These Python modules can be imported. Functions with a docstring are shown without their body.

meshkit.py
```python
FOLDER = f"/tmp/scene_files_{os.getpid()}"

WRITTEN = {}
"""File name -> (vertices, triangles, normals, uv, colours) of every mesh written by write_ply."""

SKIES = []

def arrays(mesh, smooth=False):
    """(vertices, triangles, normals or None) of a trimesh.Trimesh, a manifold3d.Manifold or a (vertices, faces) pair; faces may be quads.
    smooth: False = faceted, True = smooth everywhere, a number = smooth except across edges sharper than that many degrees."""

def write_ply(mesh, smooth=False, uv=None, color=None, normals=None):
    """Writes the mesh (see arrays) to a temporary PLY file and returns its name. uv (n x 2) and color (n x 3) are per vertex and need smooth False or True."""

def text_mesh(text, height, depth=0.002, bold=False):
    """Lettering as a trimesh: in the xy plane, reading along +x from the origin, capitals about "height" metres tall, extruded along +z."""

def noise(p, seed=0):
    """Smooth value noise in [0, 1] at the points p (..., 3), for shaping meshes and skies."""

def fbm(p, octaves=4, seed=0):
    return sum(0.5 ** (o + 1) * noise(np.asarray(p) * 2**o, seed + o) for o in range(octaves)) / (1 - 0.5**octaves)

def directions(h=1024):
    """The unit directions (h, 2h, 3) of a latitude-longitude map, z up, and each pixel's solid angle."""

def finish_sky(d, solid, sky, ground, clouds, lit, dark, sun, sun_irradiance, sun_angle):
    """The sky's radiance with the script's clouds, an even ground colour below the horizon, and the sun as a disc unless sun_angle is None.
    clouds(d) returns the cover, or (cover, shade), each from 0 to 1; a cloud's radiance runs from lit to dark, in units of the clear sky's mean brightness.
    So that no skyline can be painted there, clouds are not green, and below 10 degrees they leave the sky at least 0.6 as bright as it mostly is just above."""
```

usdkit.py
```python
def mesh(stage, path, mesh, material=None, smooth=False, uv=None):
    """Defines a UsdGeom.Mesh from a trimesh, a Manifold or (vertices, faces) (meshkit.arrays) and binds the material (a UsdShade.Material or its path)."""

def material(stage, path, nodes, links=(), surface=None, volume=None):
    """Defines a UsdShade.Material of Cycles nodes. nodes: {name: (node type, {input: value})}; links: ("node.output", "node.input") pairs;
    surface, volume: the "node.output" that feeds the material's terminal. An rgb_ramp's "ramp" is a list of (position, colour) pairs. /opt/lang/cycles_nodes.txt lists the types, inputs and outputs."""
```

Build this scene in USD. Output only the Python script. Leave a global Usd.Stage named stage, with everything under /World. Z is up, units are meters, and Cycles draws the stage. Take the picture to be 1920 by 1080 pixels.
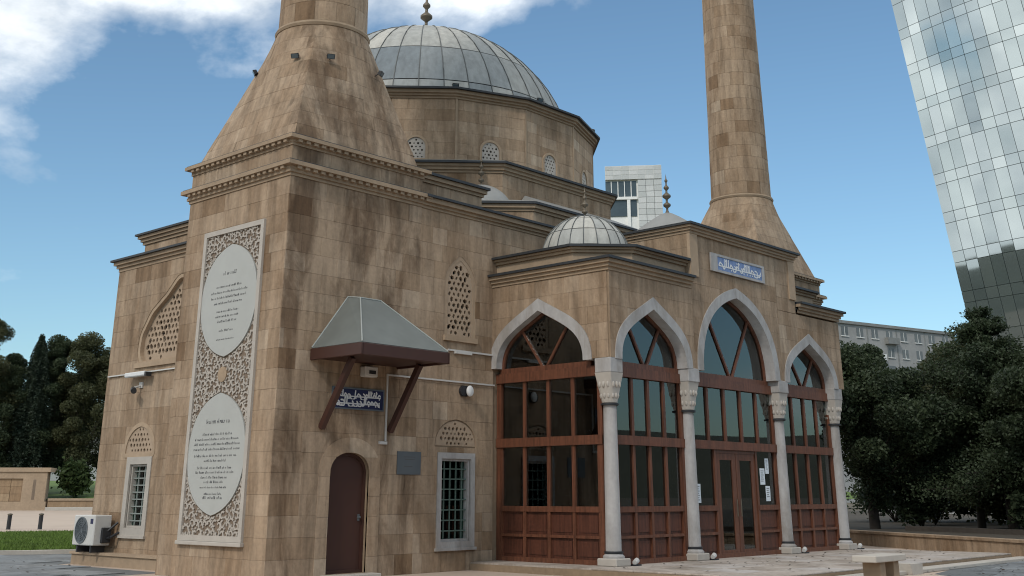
import math, random
import numpy as np, trimesh, shapely
from shapely.geometry import Polygon, box, Point
from shapely.ops import unary_union
from pxr import Usd, UsdGeom, UsdLux, UsdShade, Gf, Sdf, Vt
import usdkit, meshkit

stage = Usd.Stage.CreateInMemory()
UsdGeom.SetStageUpAxis(stage, UsdGeom.Tokens.z)
UsdGeom.SetStageMetersPerUnit(stage, 1.0)
stage.SetDefaultPrim(UsdGeom.Xform.Define(stage, '/World').GetPrim())
UsdGeom.Scope.Define(stage, '/World/Looks')

# ------------------------------------------------------------------ camera, sky, sun, exposure
CAM = np.array([-13.914, -19.089, 1.6])
PITCH, AZ_A = math.radians(19.023), math.radians(42.369)
FPX, PPY = 2104.03, 202.575
H2 = np.array([math.cos(AZ_A), math.sin(AZ_A), 0.0])
R2 = np.array([math.sin(AZ_A), -math.cos(AZ_A), 0.0])
FW = H2 * math.cos(PITCH) + np.array([0, 0, math.sin(PITCH)])
UPV = -H2 * math.sin(PITCH) + np.array([0, 0, math.cos(PITCH)])
cam = UsdGeom.Camera.Define(stage, '/World/camera')
m = np.eye(4); m[0, :3], m[1, :3], m[2, :3], m[3, :3] = R2, UPV, -FW, CAM
cam.AddTransformOp().Set(Gf.Matrix4d(m.tolist()))
cam.CreateHorizontalApertureAttr(36.0); cam.CreateVerticalApertureAttr(20.25)
cam.CreateFocalLengthAttr(36.0 * FPX / 1920)
cam.CreateHorizontalApertureOffsetAttr(0.0)
cam.CreateVerticalApertureOffsetAttr(36.0 * (PPY - 540) / 1920)
cam.CreateClippingRangeAttr(Gf.Vec2f(0.1, 5000))
EXPOSURE = 0.0
cam.CreateExposureAttr(EXPOSURE)

SUN_EL, SUN_AZ = math.radians(42), math.radians(196)     # azimuth measured from +X towards +Y
SUN = np.array([math.cos(SUN_EL) * math.cos(SUN_AZ), math.cos(SUN_EL) * math.sin(SUN_AZ), math.sin(SUN_EL)])
SKY_STRENGTH = 0.138
dome = UsdLux.DomeLight.Define(stage, '/World/sky')
dome.CreateIntensityAttr(1.0)
skymat = usdkit.material(stage, '/World/Looks/sky_air', {
    'tc': ('texture_coordinate', {}),
    'sky': ('sky_texture', {'sky_type': 'single_scattering', 'sun_disc': False, 'sun_elevation': SUN_EL, 'sun_rotation': math.atan2(SUN[0], SUN[1]),
                            'air_density': 1.0, 'aerosol_density': 1.0, 'ozone_density': 1.2, 'altitude': 60.0}),
    'tint': ('mix_color', {'blend_type': 'multiply', 'fac': 1.0, 'b': (0.80, 0.98, 1.0)}),
    'map': ('mapping', {'scale': (1.0, 1.0, 1.7), 'location': (3.3, 0.2, 1.5)}),
    'n': ('noise_texture', {'scale': 3.4, 'detail': 10.0, 'roughness': 0.56, 'distortion': 0.15}),
    'sep': ('separate_xyz', {}),
    'el': ('map_range', {'from_min': 0.335, 'from_max': 0.425, 'to_min': -0.12, 'to_max': 0.16, 'clamp': True}),
    'dot': ('vector_math', {'math_type': 'dot_product', 'vector2': (-0.60, 0.70, 0.39)}),
    'lobe': ('map_range', {'from_min': 0.45, 'from_max': 0.85, 'to_min': 0.0, 'to_max': 0.30, 'clamp': True}),
    'dot2': ('vector_math', {'math_type': 'dot_product', 'vector2': (0.915, 0.227, 0.333)}),
    'lobe2': ('map_range', {'from_min': 0.86, 'from_max': 0.98, 'to_min': 0.0, 'to_max': -0.16, 'clamp': True}),
    'dot3': ('vector_math', {'math_type': 'dot_product', 'vector2': (0.42, 0.795, 0.437)}),
    'lobe3': ('map_range', {'from_min': 0.965, 'from_max': 0.996, 'to_min': 0.0, 'to_max': 0.045, 'clamp': True}),
    'a1': ('math', {'math_type': 'add'}), 'a2': ('math', {'math_type': 'add'}), 'a3': ('math', {'math_type': 'add'}), 'a4': ('math', {'math_type': 'add'}),
    'cov': ('rgb_ramp', {'ramp': [(0.0, (0, 0, 0)), (0.50, (0, 0, 0)), (0.57, (0.35, 0.35, 0.35)), (0.64, (0.85, 0.85, 0.85)), (0.72, (1, 1, 1)), (1.0, (1, 1, 1))]}),
    'n2': ('noise_texture', {'scale': 5.5, 'detail': 7.0, 'roughness': 0.6}),
    'shade': ('rgb_ramp', {'ramp': [(0.35, (4.6, 5.1, 5.6)), (0.65, (10.0, 10.3, 10.4))]}),
    'mix': ('mix_color', {'blend_type': 'mix', 'use_clamp': False}),
    'bg': ('background_shader', {'strength': SKY_STRENGTH}),
}, [('tc.generated', 'map.vector'), ('map.vector', 'n.vector'), ('map.vector', 'n2.vector'), ('tc.generated', 'sep.vector'), ('sep.z', 'el.value'),
    ('tc.generated', 'dot.vector1'), ('dot.value', 'lobe.value'), ('tc.generated', 'dot2.vector1'), ('dot2.value', 'lobe2.value'), ('tc.generated', 'dot3.vector1'), ('dot3.value', 'lobe3.value'),
    ('n.fac', 'a1.value1'), ('el.result', 'a1.value2'), ('a1.value', 'a2.value1'), ('lobe.result', 'a2.value2'), ('a2.value', 'a3.value1'), ('lobe2.result', 'a3.value2'), ('a3.value', 'a4.value1'), ('lobe3.result', 'a4.value2'),
    ('a4.value', 'cov.fac'), ('n2.fac', 'shade.fac'), ('sky.color', 'tint.a'), ('tint.result', 'mix.a'), ('shade.color', 'mix.b'), ('cov.color', 'mix.fac'), ('mix.result', 'bg.color')], surface='bg.background')
UsdShade.MaterialBindingAPI.Apply(dome.GetPrim()).Bind(skymat)
sun = UsdLux.DistantLight.Define(stage, '/World/sun')
sun.CreateNormalizeAttr(True); sun.CreateIntensityAttr(0.40); sun.CreateAngleAttr(6.0); sun.CreateColorAttr(Gf.Vec3f(1.0, 0.95, 0.88))
zax = SUN; xax = np.cross([0, 0, 1], zax); xax /= np.linalg.norm(xax); yax = np.cross(zax, xax)
m = np.eye(4); m[0, :3], m[1, :3], m[2, :3] = xax, yax, zax
sun.AddTransformOp().Set(Gf.Matrix4d(m.tolist()))

# ------------------------------------------------------------------ materials
LK = '/World/Looks/'
def flat(name, col, rough=0.6, var=0.12, scale=8.0, bump=0.15, metallic=0.0, spec=0.4):
    lo, hi = tuple(c * (1 - var) for c in col), tuple(min(1, c * (1 + var)) for c in col)
    return usdkit.material(stage, LK + name, {
        'g': ('geometry', {}), 'n': ('noise_texture', {'scale': scale, 'detail': 5.0, 'roughness': 0.6}), 'n3': ('noise_texture', {'scale': scale * 0.13, 'detail': 3.0}),
        'ma': ('mix_float', {'fac': 0.5}),
        'r': ('rgb_ramp', {'ramp': [(0.3, lo), (0.7, hi)]}), 'b': ('bump', {'strength': bump, 'distance': 0.01}),
        'p': ('principled_bsdf', {'roughness': rough, 'metallic': metallic, 'specular_ior_level': spec})},
        [('g.position', 'n.vector'), ('g.position', 'n3.vector'), ('n.fac', 'ma.a'), ('n3.fac', 'ma.b'), ('ma.result', 'r.fac'), ('r.color', 'p.base_color'), ('n.fac', 'b.height'), ('b.normal', 'p.normal')], surface='p.BSDF')

def toned(name, ramp, rough=0.85, streak=(0.72, 1.08), grain=(0.86, 1.1), stain=None, bump=0.5, metallic=0.0, gscale=11.0, spec=0.3, stain_ramp=(0.46, 0.62), smap=(5.0, 5.0, 0.55)):
    nodes = {'g': ('geometry', {}), 't': ('attribute', {'attribute': 'tone'}), 'r': ('rgb_ramp', {'ramp': ramp}),
        'mp': ('mapping', {'scale': smap}), 'ns': ('noise_texture', {'scale': 1.0, 'detail': 5.0, 'roughness': 0.62}),
        'rs': ('rgb_ramp', {'ramp': [(0.32, (streak[0],) * 3), (0.6, (streak[1],) * 3)]}),
        'ng': ('noise_texture', {'scale': gscale, 'detail': 7.0, 'roughness': 0.68}), 'rg': ('rgb_ramp', {'ramp': [(0.3, (grain[0],) * 3), (0.7, (grain[1],) * 3)]}),
        'm1': ('mix_color', {'blend_type': 'multiply', 'fac': 1.0}), 'm2': ('mix_color', {'blend_type': 'multiply', 'fac': 1.0}),
        'b': ('bump', {'strength': bump, 'distance': 0.015}), 'p': ('principled_bsdf', {'roughness': rough, 'metallic': metallic, 'specular_ior_level': spec})}
    links = [('t.fac', 'r.fac'), ('g.position', 'mp.vector'), ('mp.vector', 'ns.vector'), ('ns.fac', 'rs.fac'), ('g.position', 'ng.vector'), ('ng.fac', 'rg.fac'),
        ('r.color', 'm1.a'), ('rs.color', 'm1.b'), ('m1.result', 'm2.a'), ('rg.color', 'm2.b'), ('ng.fac', 'b.height'), ('b.normal', 'p.normal')]
    last = 'm2.result'
    if stain:
        nodes |= {'mp2': ('mapping', {'scale': (1.25, 1.25, 0.40), 'location': (3.1, 1.7, 0.4)}), 'nt': ('noise_texture', {'scale': 1.0, 'detail': 8.0, 'roughness': 0.68, 'distortion': 0.6}),
            'rt': ('rgb_ramp', {'ramp': [(stain_ramp[0], (1, 1, 1)), (stain_ramp[1], stain)]}), 'm3': ('mix_color', {'blend_type': 'multiply', 'fac': 1.0})}
        links += [('g.position', 'mp2.vector'), ('mp2.vector', 'nt.vector'), ('nt.fac', 'rt.fac'), ('m2.result', 'm3.a'), ('rt.color', 'm3.b')]
        last = 'm3.result'
    return usdkit.material(stage, LK + name, nodes, links + [(last, 'p.base_color')], surface='p.BSDF')

STONE_RAMP = [(0.0, (0.225, 0.145, 0.085)), (0.2, (0.29, 0.20, 0.127)), (0.45, (0.335, 0.241, 0.161)), (0.75, (0.37, 0.272, 0.187)), (1.0, (0.43, 0.335, 0.243))]
M = {}
M['stone'] = toned('limestone', STONE_RAMP, stain=(0.66, 0.61, 0.56), stain_ramp=(0.42, 0.66))
M['stone_worn'] = toned('weathered_limestone', STONE_RAMP, stain=(0.50, 0.45, 0.41), streak=(0.62, 1.05), stain_ramp=(0.44, 0.60))
M['stone_clean'] = flat('dressed_limestone', (0.335, 0.243, 0.163), 0.85, 0.2, 5.0, 0.4)
M['mortar'] = flat('mortar', (0.235, 0.168, 0.108), 0.9, 0.2, 9.0, 0.3)
M['cornice'] = flat('cornice_limestone', (0.29, 0.21, 0.139), 0.85, 0.25, 4.0, 0.5)
M['lattice'] = flat('carved_limestone', (0.345, 0.255, 0.178), 0.85, 0.14, 9.0, 0.3)
M['marble'] = toned('white_marble', [(0.0, (0.385, 0.365, 0.35)), (1.0, (0.385, 0.365, 0.35))], 0.55, (0.86, 1.04), (0.90, 1.04), stain=(0.74, 0.71, 0.67), bump=0.2, smap=(3.0, 3.0, 1.4))
M['marble_frame'] = flat('pale_marble', (0.38, 0.34, 0.295), 0.6, 0.14, 4.0, 0.1)
M['medallion'] = flat('grey_marble', (0.36, 0.36, 0.335), 0.45, 0.06, 3.0, 0.05)
M['arabesque'] = flat('carved_marble', (0.36, 0.32, 0.275), 0.7, 0.14, 12.0, 0.3)
M['recess'] = flat('brown_recess', (0.17, 0.125, 0.09), 0.9, 0.2, 9.0, 0.2)
M['ink'] = flat('engraved_ink', (0.10, 0.10, 0.10), 0.7, 0.1)
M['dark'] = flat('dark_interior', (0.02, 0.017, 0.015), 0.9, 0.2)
M['wood'] = toned('red_brown_wood', [(0.0, (0.115, 0.043, 0.023)), (1.0, (0.115, 0.043, 0.023))], 0.42, (0.62, 1.22), (0.82, 1.12), bump=0.25, gscale=16.0, smap=(16.0, 16.0, 1.1), spec=0.4)
M['wood_dark'] = toned('dark_red_panels', [(0.0, (0.078, 0.026, 0.0145)), (1.0, (0.078, 0.026, 0.0145))], 0.45, (0.62, 1.22), (0.82, 1.12), bump=0.25, gscale=16.0, smap=(16.0, 16.0, 1.1), spec=0.4)
M['door'] = flat('dark_brown_steel', (0.048, 0.019, 0.013), 0.5, 0.12, 3.0, 0.05)
M['lead'] = toned('lead_sheet', [(0.0, (0.14, 0.165, 0.18)), (0.35, (0.25, 0.265, 0.262)), (0.7, (0.35, 0.345, 0.315)), (1.0, (0.44, 0.42, 0.37))], 0.6, (0.80, 1.06), (0.86, 1.08), bump=0.45, metallic=0.0, gscale=3.0, spec=0.5)
M['seam'] = flat('lead_seam', (0.13, 0.135, 0.13), 0.6, 0.2, 3.0)
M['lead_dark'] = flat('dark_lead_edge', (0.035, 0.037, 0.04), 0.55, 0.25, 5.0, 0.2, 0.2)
M['lead_grey'] = flat('grey_lead_roof', (0.27, 0.265, 0.25), 0.55, 0.2, 1.6, 0.2, 0.2)
M['zinc'] = flat('zinc_roof', (0.15, 0.16, 0.148), 0.5, 0.22, 1.8, 0.45, 0.25)
M['hip'] = flat('zinc_hip', (0.30, 0.31, 0.29), 0.5, 0.1)
M['iron'] = flat('dark_iron', (0.02, 0.02, 0.022), 0.5, 0.2)
M['brass'] = flat('dull_bronze', (0.14, 0.115, 0.085), 0.5, 0.2, 8, 0.1, 0.5)
M['white'] = flat('white_paint', (0.62, 0.62, 0.61), 0.5, 0.06)
M['offwhite'] = flat('offwhite_plastic', (0.50, 0.48, 0.45), 0.5, 0.06)
M['green_grille'] = flat('green_grille', (0.085, 0.125, 0.105), 0.5, 0.12)
M['pale_grille'] = flat('pale_grille', (0.20, 0.22, 0.20), 0.5, 0.1)
M['green_blind'] = flat('green_blind', (0.13, 0.30, 0.23), 0.8, 0.4, 2.0)
M['blue'] = flat('blue_enamel', (0.014, 0.017, 0.060), 0.4, 0.1)
M['tile_blue'] = flat('blue_tile', (0.14, 0.19, 0.34), 0.3, 0.3, 14)
M['plaque'] = flat('grey_metal', (0.13, 0.145, 0.155), 0.4, 0.08, 4, 0.05, 0.4)
M['curtain'] = flat('beige_curtain', (0.52, 0.45, 0.35), 0.9, 0.1, 3.0)
M['curtain_teal'] = flat('teal_curtain', (0.24, 0.38, 0.36), 0.9, 0.1, 3.0)
M['paper'] = flat('paper', (0.62, 0.66, 0.68), 0.7, 0.05)
M['plaster'] = flat('interior_plaster', (0.33, 0.27, 0.20), 0.9, 0.1)
def glass(name, tint, ior):
    return usdkit.material(stage, LK + name, {'f': ('fresnel', {'IOR': ior}), 't': ('transparent_bsdf', {'color': tint}), 'g': ('glossy_bsdf', {'color': (0.9, 0.95, 0.95), 'roughness': 0.01}), 'm': ('mix_closure', {})},
        [('f.fac', 'm.fac'), ('t.BSDF', 'm.closure1'), ('g.BSDF', 'm.closure2')], surface='m.closure')
M['glass'] = glass('window_glass', (0.74, 0.78, 0.75), 1.9)
M['glass_green'] = glass('green_window_glass', (0.35, 0.6, 0.5), 1.6)
M['tower_glass'] = usdkit.material(stage, LK + 'mirror_glass', {'t': ('attribute', {'attribute': 'tone'}), 'r': ('rgb_ramp', {'ramp': [(0.0, (0.42, 0.485, 0.485)), (1.0, (0.66, 0.715, 0.705))]}),
    'g': ('glossy_bsdf', {'roughness': 0.03}), 'd': ('diffuse_bsdf', {'color': (0.045, 0.06, 0.065)}), 'm': ('mix_closure', {'fac': 0.80})},
    [('t.fac', 'r.fac'), ('r.color', 'g.color'), ('d.BSDF', 'm.closure1'), ('g.BSDF', 'm.closure2')], surface='m.closure')
M['joint'] = flat('tower_joint', (0.085, 0.10, 0.10), 0.6, 0.1)
M['clad'] = toned('pale_cladding', [(0.0, (0.44, 0.45, 0.44)), (1.0, (0.56, 0.56, 0.55))], 0.5, (0.95, 1.02), (0.95, 1.03), bump=0.05, gscale=2.0)
M['clad_white'] = flat('white_cladding', (0.72, 0.71, 0.68), 0.5, 0.05, 0.5, 0.02)
M['far_wall'] = flat('pale_render', (0.34, 0.335, 0.325), 0.85, 0.15, 0.6, 0.1)
M['block_window'] = flat('dull_window', (0.15, 0.16, 0.16), 0.4, 0.3, 0.3, 0.0)
M['far_glass'] = flat('far_window', (0.06, 0.08, 0.09), 0.15, 0.3, 0.3, 0.0)
M['paving'] = toned('stone_paving', [(0.0, (0.30, 0.26, 0.22)), (0.5, (0.40, 0.34, 0.29)), (1.0, (0.44, 0.40, 0.37))], 0.85, (0.85, 1.05), (0.85, 1.1), stain=(0.70, 0.67, 0.64))
M['beige_ground'] = flat('beige_plaza', (0.42, 0.33, 0.26), 0.9, 0.14, 0.5, 0.2)
M['pave_grey'] = flat('grey_pavers', (0.12, 0.125, 0.125), 0.8, 0.15, 1.6, 0.3)
M['grey_slab'] = toned('grey_slabs', [(0.0, (0.15, 0.158, 0.165)), (0.5, (0.20, 0.21, 0.215)), (1.0, (0.25, 0.255, 0.255))], 0.8, (0.85, 1.05), (0.82, 1.1), stain=(0.72, 0.70, 0.68))
M['kerb'] = flat('kerb_stone', (0.42, 0.38, 0.33), 0.85, 0.12)
M['earth'] = flat('dry_earth', (0.10, 0.085, 0.06), 0.95, 0.35, 0.4, 0.5)
M['scrub'] = flat('hill_scrub', (0.055, 0.058, 0.04), 0.95, 0.4, 0.02, 0.2)
M['soil'] = flat('leaf_litter', (0.05, 0.04, 0.028), 0.95, 0.4, 3.0, 0.5)
M['grass'] = flat('lawn_green', (0.085, 0.135, 0.022), 0.9, 0.35, 6.0, 0.6)
M['monument'] = toned('monument_stone', [(0.0, (0.26, 0.17, 0.10)), (1.0, (0.38, 0.27, 0.17))], 0.85, (0.85, 1.05), (0.85, 1.1), gscale=2.0)
def leaf(name, a, b, tr=0.25):
    return usdkit.material(stage, LK + name, {'g': ('geometry', {}), 'n': ('noise_texture', {'scale': 0.9, 'detail': 4.0}), 'ad': ('math', {'math_type': 'multiply_add', 'value2': 0.5, 'value3': -0.1}), 's': ('math', {'math_type': 'add'}),
        'r': ('rgb_ramp', {'ramp': [(0.2, a), (0.75, b)]}), 'd': ('principled_bsdf', {'roughness': 0.6, 'specular_ior_level': 0.25}), 't': ('translucent_bsdf', {}), 'm': ('mix_closure', {'fac': tr})},
        [('g.position', 'n.vector'), ('g.random_per_island', 'ad.value1'), ('n.fac', 's.value1'), ('ad.value', 's.value2'), ('s.value', 'r.fac'), ('r.color', 'd.base_color'), ('r.color', 't.color'), ('d.BSDF', 'm.closure1'), ('t.BSDF', 'm.closure2')], surface='m.closure')
M['leaf_dark'] = leaf('dark_needles', (0.018, 0.028, 0.014), (0.065, 0.085, 0.040), 0.2)
M['leaf_olive'] = leaf('olive_leaves', (0.030, 0.036, 0.016), (0.105, 0.108, 0.048), 0.25)
M['leaf_cypress'] = leaf('cypress_scales', (0.012, 0.022, 0.014), (0.040, 0.055, 0.032), 0.15)
M['leaf_green'] = leaf('green_leaves', (0.025, 0.040, 0.012), (0.075, 0.105, 0.035), 0.25)
M['bark'] = flat('bark', (0.05, 0.04, 0.032), 0.95, 0.3, 5.0, 0.6)

# ------------------------------------------------------------------ scene tree helpers
used = {}
BASE = {}
def numbered(parent, name):
    k = used.get((parent, name), 0); used[(parent, name)] = k + 1
    return f'{parent}/{name}' if k == 0 else f'{parent}/{name}_{k:03d}'
def data(prim, **kw):
    for k, v in kw.items():
        if v is not None: prim.SetCustomDataByKey(k, v)
def thing(name, label, category, loc=(0, 0, 0), group=None, kind=None):
    p = numbered('/World', name)
    x = UsdGeom.Xform.Define(stage, p); x.AddTranslateOp().Set(Gf.Vec3d(*map(float, loc)))
    data(x.GetPrim(), label=label, category=category, group=group, kind=kind)
    BASE[p] = np.array(loc, float)
    return p
def base_of(p):
    while p not in BASE: p = p.rsplit('/', 1)[0]
    return BASE[p]
def arr(mesh):
    if hasattr(mesh, 'to_mesh'):
        q = mesh.to_mesh(); return trimesh.Trimesh(np.array(q.vert_properties[:, :3]), np.array(q.tri_verts), process=False)
    return mesh
def part(name, mesh, mat, parent, smooth=False, tone=None, label=None, kind=None):
    mesh = arr(mesh)
    t = trimesh.Trimesh(np.array(mesh.vertices) - base_of(parent), np.array(mesh.faces), process=False)
    p = numbered(parent, name)
    pr = usdkit.mesh(stage, p, t, M[mat] if isinstance(mat, str) else mat, smooth=smooth)
    if tone is not None:
        pv = UsdGeom.PrimvarsAPI(pr)
        if np.ndim(tone) == 0: pv.CreatePrimvar('tone', Sdf.ValueTypeNames.FloatArray, 'constant').Set(Vt.FloatArray([float(tone)]))
        else: pv.CreatePrimvar('tone', Sdf.ValueTypeNames.FloatArray, 'uniform').Set(Vt.FloatArray.FromNumpy(np.asarray(tone, np.float32)))
    data(pr.GetPrim(), label=label, kind=kind)
    return p
def solo(name, mesh, mat, label, category, loc, group=None, smooth=False, **more):
    """a thing with one first part"""
    t = thing(name, label, category, loc, group)
    return t
def structure(name, mesh, mat, kind='structure', label=None, category=None, smooth=False):
    p = numbered('/World', name)
    pr = usdkit.mesh(stage, p, arr(mesh), M[mat], smooth=smooth)
    data(pr.GetPrim(), kind=kind, label=label, category=category)
    return p
cat = trimesh.util.concatenate
Z = np.array([0, 0, 1.0])
class PL:
    """a plane: origin, outward normal, u to the right as seen from outside, v up"""
    def __init__(s, o, n, v=None):
        s.O, s.N = np.array(o, float), np.array(n, float) / np.linalg.norm(n)
        if v is None:
            s.U = np.cross(Z, s.N); s.U /= np.linalg.norm(s.U); s.V = np.cross(s.N, s.U)
        else:
            s.V = np.array(v, float); s.U = np.cross(s.V, s.N)
        s.M = np.eye(4); s.M[:3, 0], s.M[:3, 1], s.M[:3, 2], s.M[:3, 3] = s.U, s.V, s.N, s.O
    def p(s, u, v, d=0.0): return s.O + u * s.U + v * s.V + d * s.N
    def pts(s, a): a = np.asarray(a, float); return s.O + a[:, :1] * s.U + a[:, 1:2] * s.V + a[:, 2:3] * s.N
    def uv(s, P): q = np.asarray(P, float) - s.O; return np.array([q @ s.U, q @ s.V])
def polys(g): return [x for x in getattr(g, 'geoms', [g]) if x.geom_type == 'Polygon' and x.area > 1e-6]
def ext(g, pl, d0, d1):
    out = []
    for q in polys(g):
        e = trimesh.creation.extrude_polygon(q, d1 - d0, engine='earcut'); e.apply_translation([0, 0, d0]); e.apply_transform(pl.M); out.append(e)
    return cat(out)
HZ = PL((0, 0, 0), (0, 0, 1), (0, 1, 0))
def slab(g, z0, z1): 
    out = []
    for q in polys(g):
        e = trimesh.creation.extrude_polygon(q, z1 - z0, engine='earcut'); e.apply_translation([0, 0, z0]); out.append(e)
    return cat(out)
def bx(x0, x1, y0, y1, z0, z1):
    e = trimesh.creation.box([x1 - x0, y1 - y0, z1 - z0]); e.apply_translation([(x0 + x1) / 2, (y0 + y1) / 2, (z0 + z1) / 2]); return e
def bevel_box(x0, x1, y0, y1, z0, z1, b=0.02):
    v = []
    for sx, sy, sz in np.ndindex(2, 2, 2):
        c = np.array([(x0, x1)[sx], (y0, y1)[sy], (z0, z1)[sz]]); s = np.array([(1, -1)[sx], (1, -1)[sy], (1, -1)[sz]])
        for k in range(3): q = c + s * b; q[k] = c[k]; v.append(q)
    return trimesh.convex.convex_hull(np.array(v))
def pbox(pl, u0, u1, v0, v1, d0, d1): return ext(box(u0, v0, u1, v1), pl, d0, d1)
def tube(a, b, r, n=8, r2=None):
    a, b = np.array(a, float), np.array(b, float); r2 = r if r2 is None else r2
    w = (b - a) / np.linalg.norm(b - a); x = np.cross(w, [0, 0, 1] if abs(w[2]) < 0.9 else [1, 0, 0]); x /= np.linalg.norm(x); y = np.cross(w, x)
    t = np.arange(n) * 2 * np.pi / n; ring = np.cos(t)[:, None] * x + np.sin(t)[:, None] * y
    v = np.vstack([a + r * ring, b + r2 * ring, [a], [b]]); f = []
    for i in range(n):
        j = (i + 1) % n; f += [[i, j, n + j], [i, n + j, n + i], [2 * n, j, i], [2 * n + 1, n + i, n + j]]
    return trimesh.Trimesh(v, f, process=False)
def lathe(prof, c, n=24, a0=0.0, a1=2 * math.pi):
    prof = np.array(prof, float); full = abs(a1 - a0 - 2 * math.pi) < 1e-6
    t = np.linspace(a0, a1, n + 1)[:-1] if full else np.linspace(a0, a1, n + 1); k = len(t)
    v = np.concatenate([np.stack([c[0] + r * np.cos(t), c[1] + r * np.sin(t), np.full(k, c[2] + z)], 1) for r, z in prof]); f = []
    for i in range(len(prof) - 1):
        for j in range(k if full else k - 1):
            q = (j + 1) % k; a, b, cc, d = i * k + j, i * k + q, (i + 1) * k + q, (i + 1) * k + j
            f += [[a, b, cc], [a, cc, d]]
    return trimesh.Trimesh(v, f, process=False)
def arch(hw, zs, rise, zb, c=0.0, k=(0.53, 0.59, 0.66), n=16):
    """pointed arch outline, from zb up to springing zs and on to the point"""
    t = np.linspace(0, 1, n)[:, None]; P = np.array([[hw, zs], [hw, zs + k[0] * rise], [k[1] * hw, zs + k[2] * rise], [0, zs + rise]])
    q = (1 - t) ** 3 * P[0] + 3 * (1 - t) ** 2 * t * P[1] + 3 * (1 - t) * t * t * P[2] + t ** 3 * P[3]
    return Polygon([(c + hw, zb)] + [(c + a, b) for a, b in q] + [(c - a, b) for a, b in q[::-1][1:]] + [(c - hw, zb)]).buffer(0)

# ------------------------------------------------------------------ cut stone laid block by block
STONES = {}
def block_mesh(q, pl, d):
    b = q.bounds
    if abs((b[2] - b[0]) * (b[3] - b[1]) - q.area) < 1e-5 and d > 0.008:
        u0, v0, u1, v1 = b; e = 0.0035
        if u1 - u0 < 0.03 or v1 - v0 < 0.03: e = 0.002
        P = [(u0, v0), (u1, v0), (u1, v1), (u0, v1)]; I = [(u0 + e, v0 + e), (u1 - e, v0 + e), (u1 - e, v1 - e), (u0 + e, v1 - e)]
        v = pl.pts([(*x, 0.0) for x in P] + [(*x, d - e) for x in P] + [(*x, d) for x in I]); f = [[8, 9, 10], [8, 10, 11]]
        for k in range(4):
            j = (k + 1) % 4
            f += [[k, j, 4 + j], [k, 4 + j, 4 + k], [4 + k, 4 + j, 8 + j], [4 + k, 8 + j, 8 + k]]
        return trimesh.Trimesh(v, f, process=False)
    return ext(q, pl, 0.0, d)
def ashlar(owner, pl, region, seed, h=0.40, lens=(0.45, 0.95), mat='stone', d=0.025, gap=0.0024, tone=(0.55, 0.15), odd=0.10):
    rnd = random.Random(seed); u0, v0, u1, v1 = region.bounds; n = max(1, round((v1 - v0) / h)); hh = (v1 - v0) / n
    for i in range(n):
        u = u0 - rnd.uniform(0, lens[0])
        while u < u1:
            w = rnd.uniform(*lens)
            if u1 - (u + w) < lens[0] * 0.6: w = u1 - u + 0.001
            r = box(u + gap / 2, v0 + i * hh + gap / 2, u + w - gap / 2, v0 + (i + 1) * hh - gap / 2)
            for q in polys(r.intersection(region)):
                if q.area > 0.006:
                    q = q.simplify(0.002)
                    tn = rnd.gauss(*tone) + (rnd.choice((-0.38, 0.32, -0.25)) if rnd.random() < odd else 0)
                    dd = max(0.006, d + rnd.uniform(-0.003, 0.003))
                    c = pl.p(*q.centroid.coords[0])
                    STONES.setdefault(owner, []).append((block_mesh(q, pl, dd), min(1, max(0, tn)), mat, c, pl.N, q.area))
            u += w
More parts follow.
